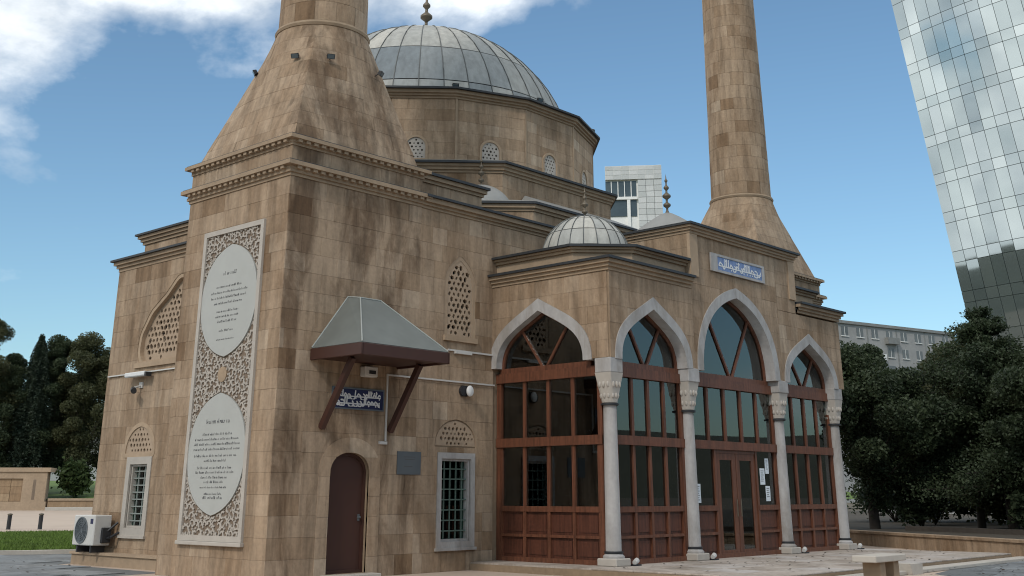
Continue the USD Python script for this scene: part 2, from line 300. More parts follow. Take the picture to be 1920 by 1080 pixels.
def flush(owner, limit=300, name='stone_block', rest='stonework'):
    def seen(s):
        v = s[3] - CAM; dist = np.linalg.norm(v); k = FPX / (v @ FW) if v @ FW > 0 else 0
        x, y = 960 + v @ R2 * k, PPY - v @ UPV * k
        if not (-10 < x < 1930 and -10 < y < 1090) or k == 0: return 0.0
        return max(0.0, -(s[4] @ v) / dist) * s[5] * (FPX / dist) ** 2
    S = sorted(STONES.pop(owner), key=seen, reverse=True)
    for s in S[:limit]: part(name, s[0], s[2], owner, tone=s[1])
    left = {}
    for s in S[limit:]: left.setdefault(s[2], []).append(s)
    for mt, L in left.items():
        part(rest, cat([s[0] for s in L]), mt, owner, tone=np.concatenate([np.full(len(s[0].faces), s[1]) for s in L]), kind='stuff')

def mould(fp, layers):
    """cornice: layers (z0, z1, projection) round a footprint"""
    return cat([slab(fp.buffer(d, join_style='mitre'), a, b) for a, b, d in layers])
def dentils(pts, z0, z1, w, gap, d0, d1, closed=False):
    out = []; P = list(pts) + ([pts[0]] if closed else [])
    for a, b in zip(P[:-1], P[1:]):
        a, b = np.array(a, float), np.array(b, float); L = np.linalg.norm(b - a); t = (b - a) / L; nrm = np.array([t[1], -t[0]]); k = int(L / (w + gap))
        for i in range(k):
            s = (i + 0.5) * L / k
            q = [a + t * (s - w / 2) + nrm * d0, a + t * (s + w / 2) + nrm * d0, a + t * (s + w / 2) + nrm * d1, a + t * (s - w / 2) + nrm * d1]
            out.append(slab(Polygon(q).buffer(0), z0, z1))
    return cat(out)
def pierced(region, seed, cell=0.17, size=0.052, frame=0.05, long=1.5):
    """a plate with many small openings, as carved stone lattice"""
    rnd = random.Random(seed); u0, v0, u1, v1 = region.bounds; inner = region.buffer(-frame); holes = []
    rows = int((v1 - v0) / (cell * 0.866)); cols = int((u1 - u0) / cell) + 2
    for i in range(rows + 1):
        for j in range(cols):
            c = (u0 + (j + 0.5 * (i % 2)) * cell, v0 + (i + 0.5) * cell * 0.866); a = (i * 2 + j * 3) % 6 * math.pi / 6 + rnd.uniform(-0.5, 0.5); s = size * rnd.uniform(0.7, 1.2)
            q = [(c[0] + s * long * math.cos(t) * math.cos(a) - s * math.sin(t) * math.sin(a), c[1] + s * long * math.cos(t) * math.sin(a) + s * math.sin(t) * math.cos(a)) for t in np.arange(6) * math.pi / 3]
            h = Polygon(q)
            if inner.contains(h): holes.append(h)
    return region.difference(unary_union(holes)) if holes else region
FRONT = lambda y: PL((0, y, 0), (0, -1, 0))
LEFT = lambda x: PL((x, 0, 0), (-1, 0, 0))           # here u = -y

# ------------------------------------------------------------------ ground
structure('ground', slab(box(-2500, -2500, 2500, 2500), -0.5, -0.012), 'earth')
structure('plaza', slab(Polygon([(-40, -60), (60, -60), (75, 100), (60, 112), (20, 150), (-60, 140)]), -0.3, 0.0), 'beige_ground')
lawn_poly = Polygon([(1.35, 14.6), (4.6, 13.0), (16, 30.9), (4, 35.2), (-6, 38.6), (-3.5, 27.5)])
structure('pavement', slab(Polygon([(-30, 2), (0.4, 4.2), (0.4, 9), (6, 9.2), (6.4, 12.0), (1.3, 14.5), (-3.6, 27.4), (-40, 40)]), -0.1, 0.004), 'pave_grey')
structure('pavement', slab(Polygon([(11.3, -8.3), (18.0, -7.0), (19.4, -7.7), (30, -24), (6, -40), (-4, -26)]), -0.1, 0.004), 'pave_grey')
def pave(parent, poly, sx, sy, ang, z, seed, near):
    r = random.Random(seed); ca, sa = math.cos(ang), math.sin(ang); b = shapely.affinity.rotate(poly, -ang, (0, 0), use_radians=True).bounds; L = []
    for i in range(int((b[2] - b[0]) / sx) + 1):
        for j in range(int((b[3] - b[1]) / sy) + 1):
            q = box(b[0] + i * sx + 0.006, b[1] + (j + 0.5 * (i % 2)) * sy + 0.006, b[0] + (i + 1) * sx - 0.006, b[1] + (j + 1 + 0.5 * (i % 2)) * sy - 0.006); q = shapely.affinity.rotate(q, ang, (0, 0), use_radians=True)
            c = np.array([q.centroid.x, q.centroid.y, 0]); v = c - CAM; k = FPX / (v @ FW) if v @ FW > 0 else 0; x, y = 960 + v @ R2 * k, PPY - v @ UPV * k
            if not (k > 0 and -150 < x < 2070 and 960 < y < 1250) or not poly.contains(q): continue
            e = slab(q, z, z + 0.014 + r.uniform(0, 0.004)); L.append((np.linalg.norm(v), e, min(1, max(0, r.gauss(0.5, 0.22)))))
    L.sort(key=lambda a: a[0])
    for d, e, t in L[:near]: part('paving_slab', e, 'grey_slab', parent, tone=t)
    if L[near:]: part('paving', cat([a[1] for a in L[near:]]), 'grey_slab', parent, tone=np.concatenate([np.full(len(a[1].faces), a[2]) for a in L[near:]]), kind='stuff')
import shapely.affinity
BASE['/World/pavement'] = BASE['/World/pavement_001'] = np.zeros(3)
pave('/World/pavement', Polygon([(-30, 2), (0.4, 4.2), (0.4, 9), (6, 9.2), (6.4, 12.0), (1.3, 14.5), (-3.6, 27.4), (-40, 40)]), 1.0, 1.0, 0.15, 0.004, 5, 150)
pave('/World/pavement_001', Polygon([(11.3, -8.3), (18.0, -7.0), (19.4, -7.7), (30, -24), (6, -40), (-4, -26)]), 0.9, 0.9, 0.2, 0.004, 6, 150)
structure('lawn', slab(lawn_poly, -0.1, 0.03), 'grass')
rg = np.random.default_rng(5)
def grass_patch(poly, n, h, seed, z=0.03):
    r = np.random.default_rng(seed); b = poly.bounds; P = r.uniform(b[:2], b[2:], (n * 2, 2)); P = P[shapely.contains_xy(poly, P[:, 0], P[:, 1])][:n]; k = len(P)
    a = r.uniform(0, 2 * np.pi, k); w = r.uniform(0.015, 0.03, k); hh = h * r.uniform(0.6, 1.3, k); t = np.stack([np.cos(a), np.sin(a)], 1) * w[:, None]; ln = r.normal(0, 0.03, (k, 2))
    v = np.concatenate([np.c_[P - t, np.full(k, z)], np.c_[P + t, np.full(k, z)], np.c_[P + ln, z + hh]]); i = np.arange(k)
    return trimesh.Trimesh(v, np.stack([i, i + k, i + 2 * k], 1), process=False)
structure('grass', grass_patch(lawn_poly, 45000, 0.09, 6), 'grass', kind='stuff', label='short green grass of the lawn left of the mosque', category='grass')
kl = [(4.6, 13.0), (1.35, 14.6), (-3.5, 27.5)]
structure('lawn_kerb', cat([slab(shapely.LineString(kl).buffer(0.16, cap_style='flat', join_style='mitre'), -0.1, 0.11)]), 'kerb')
hill_pts, hill_f = [], []
GX = np.linspace(-60, 95, 40); GY = np.linspace(0, 120, 20)
dl = np.array([0.75, -0.66])        # along the low wall
bk = np.array([0.66, 0.75])
for j, b in enumerate(GY):
    for i, a in enumerate(GX):
        q = np.array([49, 107.5]) + dl * a + bk * b
        hill_pts.append([*q, 1.15 + 2.6 * (1 - math.exp(-b / 25)) + 0.5 * float(meshkit.fbm(np.array([a * 0.05, b * 0.05, 0.3]), 3)) * min(1, b / 10)])
for j in range(len(GY) - 1):
    for i in range(len(GX) - 1):
        a = j * len(GX) + i; hill_f += [[a, a + 1, a + len(GX) + 1], [a, a + len(GX) + 1, a + len(GX)]]
structure('hill', trimesh.Trimesh(hill_pts, hill_f, process=False), 'grass', smooth=True)
structure('planting_bed', slab(Polygon([(25.5, 1.2), (14.95, -13.9), (27, -24), (70, -60), (110, 10), (60, 40), (33, 18)]), -0.2, 0.36), 'soil')
hp, hf = [], []
for i in range(121):
    a = i * math.pi / 60; hh_ = 26 + 22 * float(meshkit.fbm(np.array([math.cos(a) * 3 + 9, math.sin(a) * 3 + 9, 0.5]), 4)) * 2
    for rr, z_ in ((620, -2), (760, hh_ * 0.6), (900, hh_), (1100, hh_ * 0.8)): hp.append([rr * math.cos(a), rr * math.sin(a), z_])
for i in range(120):
    for j in range(3): a = i * 4 + j; hf += [[a, a + 4, a + 5], [a, a + 5, a + 1]]
structure('hills', trimesh.Trimesh(hp, hf, process=False), 'scrub', smooth=True)
rp = random.Random(3)
# the terrace before the porch: slabs laid in rows
T = thing('terrace', 'low stone paved terrace before the porch with its front step', 'terrace', (11, -4, 0))
part('terrace_base', slab(box(5.55, -7.6, 17.9, -0.05), 0.0, 0.14), 'mortar', T)
part('step', bevel_box(5.2, 18.3, -8.0, -7.62, 0.0, 0.085, 0.015), 'kerb', T)
xs = np.arange(5.55, 17.95, 0.88)
for i, x0 in enumerate(xs[:-1]):
    for y0, y1 in ((-7.6, -6.6), (-6.6, -5.6), (-5.6, -4.6), (-4.6, -3.55)):
        e = bevel_box(x0 + 0.006, xs[i + 1] - 0.006, y0 + 0.006, y1 - 0.006, 0.141, 0.17 + rp.uniform(0, 0.006), 0.008)
        part('paving_slab', e, 'paving', T, tone=min(1, max(0, rp.gauss(0.5, 0.25))))
part('paving_slab', slab(box(5.56, -3.54, 17.89, -0.06).difference(box(6.6, -3.3, 17.0, -0.06)), 0.141, 0.172), 'paving', T, tone=0.4)

lf = np.random.default_rng(17); LP = np.c_[lf.uniform(5.7, 17.8, 110), lf.uniform(-7.5, -3.7, 110), np.full(110, 0.186)]; LP2 = np.c_[lf.uniform(-6, 0.3, 200), lf.uniform(5, 22, 200), np.full(200, 0.03)]; LP3 = np.c_[lf.uniform(10, 20, 220), lf.uniform(-12, -7.7, 220), np.full(220, 0.03)]
LP = np.vstack([LP, LP2, LP3]); la = lf.uniform(0, 6.28, len(LP)); lt = np.stack([np.cos(la), np.sin(la), lf.normal(0, 0.15, len(la))], 1) * 0.045; lb = np.stack([-np.sin(la), np.cos(la), lf.normal(0, 0.2, len(la))], 1) * 0.025; k_ = np.arange(len(LP)); nl = len(LP)
structure('fallen_leaves', trimesh.Trimesh(np.concatenate([LP - lt, LP + lb, LP + lt, LP - lb]) + [0, 0, 0.012], np.vstack([np.stack([k_, k_ + nl, k_ + 2 * nl], 1), np.stack([k_, k_ + 2 * nl, k_ + 3 * nl], 1)]), process=False), 'bark', kind='stuff', label='dry brown leaves scattered over the paving', category='leaves')
# ------------------------------------------------------------------ minarets
def octa(a, c, z): return [(c[0] + a / math.cos(math.pi / 8) * math.cos(t), c[1] + a / math.cos(math.pi / 8) * math.sin(t), z) for t in (np.arange(8) + 0.5) * math.pi / 4]
def minaret(x0, label, front_open, c, ztop, zring, worn):
    T = thing('minaret', label, 'minaret', (x0 + 1.9, 1.9, 0))
    fp = box(x0, 0, x0 + 3.8, 3.8); sides = [(FRONT(0), x0, x0 + 3.8, 0.025), (LEFT(x0), -3.8, 0, 0.0), (PL((x0 + 3.8, 0, 0), (1, 0, 0)), 0, 3.8, 0.0), (PL((0, 3.8, 0), (0, 1, 0)), -x0 - 3.8, -x0, 0.025)]
    walls = []
    for k, (pl, a, b, e) in enumerate(sides):
        op = front_open if k == 0 and front_open is not None else Polygon()
        t = 0.4 if k in (1, 2) else 0.0
        walls.append(ext(box(a + t, 0, b - t, 8.9).difference(op), pl, -0.4, 0))
        reg = box(a - e, 0.0, b + e, 8.06)
        ashlar(T, pl, reg.difference(op.buffer(0.30) if not op.is_empty else op), 11 + k + int(x0), mat='stone_worn' if worn and k == 0 else 'stone', tone=(0.52, 0.17) if worn else (0.55, 0.15), odd=0.14 if worn else 0.1)
        ashlar(T, pl, box(a - e, 8.36, b + e, 8.74), 31 + k, h=0.38, mat='stone_worn' if worn and k == 0 else 'stone')
    part('tower_wall', cat(walls), 'mortar', T)
    ring = [(x0, 0), (x0 + 3.8, 0), (x0 + 3.8, 3.8), (x0, 3.8)]
    part('lower_cornice', cat([mould(fp, [(8.06, 8.13, 0.05), (8.13, 8.20, 0.09), (8.27, 8.36, 0.20)]), slab(fp.buffer(0.10), 8.20, 8.27), dentils(ring, 8.201, 8.268, 0.11, 0.10, 0.10, 0.17, True)]), 'cornice', T)
    part('upper_cornice', cat([mould(fp, [(8.74, 8.80, 0.05), (8.87, 8.95, 0.17)]), slab(fp.buffer(0.07), 8.80, 8.87), dentils(ring, 8.801, 8.868, 0.11, 0.10, 0.07, 0.14, True)]), 'cornice', T)
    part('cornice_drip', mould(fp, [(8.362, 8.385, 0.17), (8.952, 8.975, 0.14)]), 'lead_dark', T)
    # pyramid: a square that turns round on its way up, laid in courses
    ht = zring - 0.10 - 8.96; hs = 1.86; rc = 1.13; sq = np.array([x0 + 1.9, 1.9])
    def loft(th, t, d=0.0):
        u = np.array([math.cos(th), math.sin(th)]); tt_ = min(1, max(0, t)); Rt = hs + (rc - hs) * t; mm_ = tt_ ** 0.72; p = (1 - t) * (sq + u * hs / max(abs(u[0]), abs(u[1]))) + t * (np.array(c) + rc * u); o = u * d
        return np.array([p[0] + o[0], p[1] + o[1], 8.96 + ht * t])
    TH = np.unique(np.concatenate([np.linspace(0, 2 * math.pi, 49), (np.arange(4) + 0.5) * math.pi / 2])); TT = np.linspace(0, 1, 9)
    cv = [loft(a, b, -0.05) for b in TT for a in TH]; k1 = len(TH); cf = [x for b in range(8) for a in range(k1 - 1) for x in ([b * k1 + a, b * k1 + a + 1, (b + 1) * k1 + a + 1], [b * k1 + a, (b + 1) * k1 + a + 1, (b + 1) * k1 + a])]
    part('pyramid_core', trimesh.Trimesh(cv, cf, process=False), 'mortar', T, smooth=30)
    r = random.Random(300 + int(x0)); nr = 9
    for i in range(nr):
        t0, t1 = i / nr + 0.0006, (i + 1) / nr - 0.0006; nb = [24, 22, 20, 20, 18, 16, 16, 14, 14][i]; off = (0.5 if i % 2 else 0.0) + r.uniform(-0.1, 0.1)
        for b in range(nb):
            a0, a1 = (b + off) * 2 * math.pi / nb + 0.0008, (b + 1 + off) * 2 * math.pi / nb - 0.0008
            am = [a0, a0 + (a1 - a0) / 3, a0 + (a1 - a0) * 2 / 3, a1]; 
            for cn in (np.arange(8) + 0.5) * math.pi / 2:
                if a0 + 0.01 < cn < a1 - 0.01: am = sorted([x for x in am if abs(x - cn) > 0.03 or x in (a0, a1)] + [cn])
            dd = 0.0 + r.uniform(-0.002, 0.004); rows_ = [(t0, -0.05), (t0, dd), ((t0 + t1) / 2, dd), (t1, dd), (t1, -0.05)]
            v = [loft(a, t_, d_) for t_, d_ in rows_ for a in am]; k = len(am); f = []
            for y in range(4):
                for x in range(k - 1): q = y * k + x; f += [[q, q + 1, q + k + 1], [q, q + k + 1, q + k]]
            tm = (a0 + a1) / 2; nn = np.array([math.cos(tm), math.sin(tm), 0.45]); nn /= np.linalg.norm(nn); ctr = loft(tm, (t0 + t1) / 2)
            front = worn and math.pi * 1.22 < (tm % (2 * math.pi)) < math.pi * 1.78
            STONES.setdefault(T, []).append((trimesh.Trimesh(v, f, process=False), min(1, max(0, r.gauss(0.52, 0.14))), 'stone_worn' if front else 'stone', ctr, nn, 0.35 * 0.55))
    rs = 1.09 if worn else 1.085
    part('ring_moulding', lathe([(1.06, -0.11), (1.145, -0.09), (1.17, -0.03), (1.14, 0.03), (1.04, 0.06)], (c[0], c[1], zring), 40), 'cornice', T, smooth=40)
    part('shaft_core', lathe([(rs - 0.02, 0), (rs - 0.02 - 0.0125 * (ztop - zring), ztop - zring)], (c[0], c[1], zring), 40), 'mortar', T, smooth=40)
    r = random.Random(77 + int(x0)); z = zring + 0.05; nb = 13; lay = 0
    while z < ztop - 0.3:
        hh = r.uniform(0.40, 0.52); off = (0.5 if lay % 2 else 0.0) + r.uniform(-0.1, 0.1)
        for b in range(nb):
            t0, t1 = (b + off) * 2 * math.pi / nb + 0.003, (b + 1 + off) * 2 * math.pi / nb - 0.003
            ra, rb = rs - 0.0125 * (z - zring), rs - 0.0125 * (z + hh - zring); dd = r.uniform(0, 0.006); tm = (t0 + t1) / 2
            e = lathe([(ra - 0.05, 0.003), (ra + dd, 0.003), (rb + dd, hh - 0.003), (rb - 0.05, hh - 0.003)], (c[0], c[1], z), 4, t0, t1)
            STONES[T].append((e, min(1, max(0, r.gauss(0.46, 0.13) + (r.choice((-0.3, 0.3)) if r.random() < 0.12 else 0))), 'stone', np.array([c[0] + ra * math.cos(tm), c[1] + ra * math.sin(tm), z + hh / 2]), np.array([math.cos(tm), math.sin(tm), 0]), hh * 0.5))
        z += hh; lay += 1
    rt = rs - 0.0125 * (ztop - zring)
    part('balcony', lathe([(rt, -0.6), (rt + 0.2, -0.4), (rt + 0.5, 0), (rt + 0.6, 0.1), (rt + 0.6, 1.1), (rt + 0.5, 1.1), (rt + 0.5, 0.12), (0, 0.12)], (c[0], c[1], ztop), 24), 'stone_clean', T)
    part('spire', lathe([(rt - 0.2, 0), (rt - 0.2, 3.0), (rt - 0.05, 3.1), (0.02, 8.5)], (c[0], c[1], ztop), 24), 'lead_grey', T, smooth=35)
    return T
door_op = arch(0.53, 2.02, 0.42, 0.09, 1.98, (0.5, 0.72, 1.0))
MIN_C = (2.0, 1.8)
TL = minaret(0.0, 'nearer left minaret on a square stained tower with brown door and canopy', door_op, MIN_C, 27.0, 12.33, True)
# door in the tower
pf = FRONT(0)
dsr = door_op.buffer(0.30, join_style='mitre').intersection(box(0, 0.0, 4, 3)).difference(door_op)
part('door_surround', ext(dsr, pf, -0.03, 0.004), 'mortar', TL)
ashlar(TL, pf, dsr, 71, h=0.37, lens=(0.5, 0.9), d=0.032, tone=(0.6, 0.13))
dr = part('door', ext(door_op.buffer(-0.03), pf, -0.19, -0.13), 'door', TL)
part('door_frame', ext(door_op.difference(door_op.buffer(-0.06)), pf, -0.24, -0.09), 'door', dr)
part('handle', cat([tube(pf.p(2.38, 1.16, -0.14), pf.p(2.38, 1.16, -0.06), 0.018), tube(pf.p(2.38, 1.16, -0.065), pf.p(2.30, 1.16, -0.065), 0.014), pbox(pf, 2.355, 2.405, 1.09, 1.22, -0.13, -0.118)]), 'plaque', dr)
part('threshold', bevel_box(1.3, 2.66, -0.35, -0.03, 0.0, 0.085, 0.012), 'kerb', TL)
# hipped canopy over the door
R0, R1 = np.array([1.70, -0.03, 5.66]), np.array([2.42, -0.03, 5.66]); E = [np.array(q) for q in ((0.80, -0.03, 4.49), (0.80, -1.63, 4.49), (3.20, -1.63, 4.49), (3.20, -0.03, 4.49))]
def sheet(P, t=0.03):
    P = np.array(P); n = np.cross(P[1] - P[0], P[2] - P[0]); n /= np.linalg.norm(n); n = n if n[2] > 0 else -n
    return trimesh.convex.convex_hull(np.vstack([P, P - n * t]))
F0, F1 = np.array([1.72, -0.42, 5.60]), np.array([2.30, -0.42, 5.60])
cp = part('canopy', sheet([F0, F1, E[2], E[1]]), 'zinc', TL)
part('roof_sheet', sheet([F0, E[1], E[0], R0]), 'zinc', cp); part('roof_sheet', sheet([F1, R1, E[3], E[2]]), 'zinc', cp); part('roof_sheet', sheet([R0, R1, F1, F0]), 'zinc', cp)
for a, b in ((F0, E[1]), (F1, E[2]), (R0, E[0]), (R1, E[3]), (F0, F1), (R0, F0), (R1, F1)): part('hip_seam', tube(a + [0, 0, 0.012], b + [0, 0, 0.012], 0.015, 6), 'hip', cp)
for a, b in (((0.80, -1.65), (3.20, -1.58)), ((0.76, -1.65), (0.83, -0.03)), ((3.17, -1.65), (3.24, -0.03))): part('fascia', bevel_box(a[0], b[0], a[1], b[1], 4.24, 4.475, 0.01), 'door', cp)
part('soffit', bx(0.84, 3.16, -1.57, -0.04, 4.28, 4.32), 'door', cp)
for x in (1.14, 3.02): 
    a, b = np.array([x, -0.05, 2.90]), np.array([x, -0.95, 4.26]); w = (b - a) / np.linalg.norm(b - a); s = np.cross(w, [1, 0, 0])
    part('brace', trimesh.convex.convex_hull(np.array([p + sx * np.array([0.055, 0, 0]) + sy * s * 0.06 for p in (a, b) for sx in (-1, 1) for sy in (-1, 1)])), 'door', cp)
part('cable_conduit', cat([bx(2.89, 2.925, -0.055, -0.024, 2.70, 4.12), bx(2.72, 2.94, -0.07, -0.024, 2.63, 2.69)]), 'offwhite', TL)
part('cable_conduit', bx(2.93, 3.80, -0.055, -0.024, 4.08, 4.115), 'offwhite', TL)
flush(TL)
TR = minaret(19.66, 'farther right minaret rising behind the porch with its pale round shaft', None, (21.62, 1.85), 27.0, 11.86, False)
flush(TR)

# inscription panel on the left face of the tower
pn = LEFT(0.0); P0 = dict(loc=(0, 1.87, 0.7))
IP = thing('inscription_panel', 'tall carved white marble panel with two oval inscriptions on the tower', 'panel', (0, 1.87, 0.70))
full = box(-3.0, 0.71, -0.73, 7.22); inner = full.buffer(-0.11, join_style='mitre')
part('frame', ext(full.difference(inner), pn, 0.02, 0.085), 'marble_frame', IP)
part('sill', bevel_box(-0.12, -0.02, 0.70, 3.03, 0.63, 0.705, 0.01), 'marble_frame', IP)
part('back_plate', ext(inner, pn, 0.026, 0.032), 'recess', IP)
def vesica(c, hw, hh):
    t = np.linspace(0, 1, 14)[:, None]; P = np.array([[hw, 0], [hw * 1.0, hh * 0.55], [hw * 0.62, hh * 0.90], [0, hh]])
    q = (1 - t) ** 3 * P[0] + 3 * (1 - t) ** 2 * t * P[1] + 3 * (1 - t) * t * t * P[2] + t ** 3 * P[3]; q = [tuple(x) for x in q]
    ring = q + [(-a, b) for a, b in q[::-1][1:]] + [(-a, -b) for a, b in q[1:]] + [(a, -b) for a, b in q[::-1][1:-1]]
    return Polygon([(c[0] + a, c[1] + b) for a, b in ring]).buffer(0)
ovals = [vesica((-1.865, 5.61), 1.03, 1.22), vesica((-1.865, 2.42), 1.03, 1.22)]
rl = random.Random(8); strokes = []
for i in range(39):              # scrolling stems and leaves
    for j in range(14):
        c = (-2.88 + 0.157 * j + 0.04 * (i % 2), 0.86 + 0.166 * i)
        if any(o.buffer(-0.13).contains(Point(c)) for o in ovals): continue
        a0 = rl.uniform(0, 6.28); s = rl.choice((-1, 1)); P = []
        for t in np.linspace(0, 4.4, 9):
            r_ = 0.093 - 0.016 * t; P.append((c[0] + r_ * math.cos(a0 + s * t), c[1] + r_ * math.sin(a0 + s * t)))
        strokes.append(shapely.LineString(P).buffer(0.016, 1))
        for q in range(3):
            t = a0 + s * (0.6 + 1.5 * q); strokes.append(Point(c[0] + 0.088 * math.cos(t), c[1] + 0.088 * math.sin(t)).buffer(0.026, 1))
web = unary_union(strokes).intersection(inner.buffer(0.005)).difference(unary_union(ovals).buffer(0.03)).simplify(0.004)
part('arabesque', ext(web, pn, 0.032, 0.058), 'arabesque', IP, kind='stuff')
part('rosette', ext(Point(-1.865, 4.02).buffer(0.16, 4), pn, 0.034, 0.075), 'cornice', IP)
for q, (o, rows) in enumerate(zip(ovals, ([(0.55, 0.5, 0.075), (0.28, 0.95, 0.045), (0.16, 1.35, 0.045), (0.04, 1.3, 0.045), (-0.08, 1.05, 0.045), (-0.26, 0.8, 0.045), (-0.37, 0.85, 0.045), (-0.48, 0.7, 0.045), (-0.68, 0.5, 0.045), (-0.86, 0.65, 0.03)],
                                     [(0.60, 0.85, 0.08), (0.36, 1.05, 0.045), (0.26, 1.6, 0.045), (0.16, 1.65, 0.045), (0.06, 1.65, 0.045), (-0.07, 1.55, 0.045), (-0.17, 0.8, 0.045), (-0.31, 1.25, 0.045), (-0.40, 1.35, 0.045), (-0.50, 0.95, 0.045), (-0.59, 0.7, 0.045), (-0.69, 0.95, 0.035), (-0.82, 0.6, 0.04), (-0.90, 0.7, 0.05)]))):
    md = part('medallion', ext(o, pn, 0.034, 0.072), 'medallion', IP)
    cy = (5.61, 2.42)[q]; marks = []
    for dv, w, hgt in rows:
        u = -1.865 - w / 2
        while u < -1.865 + w / 2:
            k = rl.randint(2, 7)
            for _ in range(k):
                if u > -1.865 + w / 2: break
                h_ = 1.15 * hgt * rl.choice((0.6, 0.6, 0.65, 1.0)); marks.append(box(u, cy + dv, u + hgt * 0.2, cy + dv + h_)); 
                if rl.random() < 0.6: marks.append(box(u, cy + dv + rl.choice((0, 0.5, 0.8)) * h_, u + hgt * 0.5, cy + dv + rl.choice((0, 0.5, 0.8)) * h_ + hgt * 0.2))
                u += hgt * 0.62
            u += hgt * 0.55
    marks = unary_union([b_.envelope for b_ in marks]).intersection(o.buffer(-0.06))
    part('lettering', ext(marks, pn, 0.072, 0.075), 'ink', md, kind='stuff')

# ------------------------------------------------------------------ mosque
MQ = thing('mosque', 'tan limestone mosque with lead dome, pointed arch porch and carved windows', 'mosque', (11.73, 4, 0))
# front hall wall between tower and porch, and behind the porch
win_f = box(4.62, 0.62, 5.56, 2.38); lat_f = arch(0.42, 6.35, 0.62, 5.16, 5.15, (0.5, 0.5, 0.8)); lun_f = arch(0.64, 2.66, 0.56, 2.66, 5.07, (0.6, 0.55, 0.95))
op = unary_union([win_f, lat_f, lun_f]); hall = box(3.8, 0, 19.66, 8.05)
ashlar(MQ, pf, box(3.805, 0, 6.31, 8.05).difference(unary_union([win_f.buffer(0.13, join_style='mitre'), lat_f.buffer(0.10), lun_f.buffer(0.03)])), 101, mat='stone', tone=(0.55, 0.14))
ashlar(MQ, pf, box(6.31, 6.75, 9.7, 8.05), 102)
ashlar(MQ, pf, box(14.8, 6.75, 19.655, 8.05), 103)
part('hall_wall', cat([ext(hall.difference(op), pf, -0.4, 0)]), 'mortar', MQ)
part('hall_wall', bx(2.0, 3.8, 3.8, 4.0, 0, 8.05), 'mortar', MQ)
hall_fp = box(3.8, 0, 19.66, 0.4)
part('hall_cornice', cat([mould(hall_fp, [(8.05, 8.12, 0.05), (8.12, 8.19, 0.10), (8.19, 8.30, 0.17)])]).slice_plane([3.83, 0, 0], [1, 0, 0], cap=True).slice_plane([19.63, 0, 0], [-1, 0, 0], cap=True), 'cornice', MQ)
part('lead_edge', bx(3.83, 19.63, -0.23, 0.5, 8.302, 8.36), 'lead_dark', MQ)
def window(pl, u0, u1, v0, v1, fr, cols, rows, mat_bars, fmat='marble', glassmat='glass_green', bars=0.028):
    o = box(u0, v0, u1, v1)
    w = part('window', ext(o.buffer(fr, join_style='mitre').difference(o), pl, -0.02, 0.05), fmat, MQ)
    part('inner_frame', ext(o.difference(o.buffer(-0.05, join_style='mitre')), pl, -0.16, -0.01), fmat, w)
    part('pane', pbox(pl, u0, u1, v0, v1, -0.15, -0.14), glassmat, w)
    part('window_blind', pbox(pl, u0, u1, v0, v1, -0.38, -0.36), 'green_blind', w)
    g = []
    for i in range(1, cols): g.append(pbox(pl, u0 + (u1 - u0) * i / cols - bars / 2, u0 + (u1 - u0) * i / cols + bars / 2, v0, v1, -0.09, -0.065))
    for j in range(1, rows): g.append(pbox(pl, u0, u1, v0 + (v1 - v0) * j / rows - bars / 2, v0 + (v1 - v0) * j / rows + bars / 2, -0.095, -0.06))
    part('grille', cat(g), mat_bars, w)
    part('window_sill', pbox(pl, u0 - fr - 0.04, u1 + fr + 0.04, v0 - fr - 0.06, v0 - fr, 0.0, 0.09), fmat, w)
window(pf, 4.62, 5.56, 0.62, 2.38, 0.13, 5, 8, 'green_grille')
part('lattice_window', ext(pierced(lat_f, 4, 0.15, 0.049, 0.008, 1.35), pf, -0.06, 0.006), 'lattice', MQ)
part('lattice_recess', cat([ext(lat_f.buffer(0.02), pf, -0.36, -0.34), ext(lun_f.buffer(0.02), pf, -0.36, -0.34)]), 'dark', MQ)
part('lattice_surround', ext(lat_f.buffer(0.10).difference(lat_f), pf, 0.0, 0.015), 'stone_clean', MQ)
part('lunette_lattice', ext(pierced(lun_f, 5, 0.125, 0.036, 0.015, 1.2), pf, -0.08, 0.012), 'lattice', MQ)
part('lattice_sill', pbox(pf, 4.6, 5.7, 5.02, 5.14, 0.0, 0.09), 'stone_clean', MQ)
part('cable_conduit', cat([bx(3.81, 6.34, -0.055, -0.024, 4.08, 4.115), bx(4.75, 6.34, -0.06, -0.024, 4.79, 4.83), bx(4.95, 5.5, -0.10, -0.024, 4.74, 4.80)]), 'offwhite', MQ)
# left wing
pw = LEFT(1.0); WY0, WY1 = 3.8, 8.62
win_w = box(-7.02, 0.86, -6.24, 2.30); arch_w = Polygon([(-7.16, 4.76), (-3.9, 4.76), (-3.9, 5.35), (-4.35, 5.85), (-4.95, 6.25), (-5.53, 6.72), (-6.1, 6.25), (-6.72, 5.88), (-7.10, 5.38)]).buffer(-0.3, quad_segs=6).buffer(0.36, quad_segs=6).intersection(box(-8, 4.76, -3.88, 7.0)); lun_w = arch(0.62, 2.56, 0.62, 2.56, -6.72, (0.6, 0.55, 0.95))
wreg = box(-WY1, 0.0, -WY0, 7.2)
ashlar(MQ, pw, wreg.difference(unary_union([win_w.buffer(0.17, join_style='mitre'), arch_w.buffer(0.10), lun_w.buffer(0.10)])), 111, tone=(0.53, 0.13), odd=0.1)
part('wing_wall', cat([ext(wreg.difference(unary_union([win_w, arch_w.buffer(0.10), lun_w])), pw, -0.4, 0), bx(1.4, 5.0, 8.22, 8.62, 0, 7.2)]), 'mortar', MQ)
ashlar(MQ, PL((0, 8.62, 0), (0, 1, 0)), box(-5.0, 0, -0.975, 7.2), 112)
window(pw, -7.02, -6.24, 0.86, 2.30, 0.17, 3, 9, 'pale_grille', fmat='marble_frame')
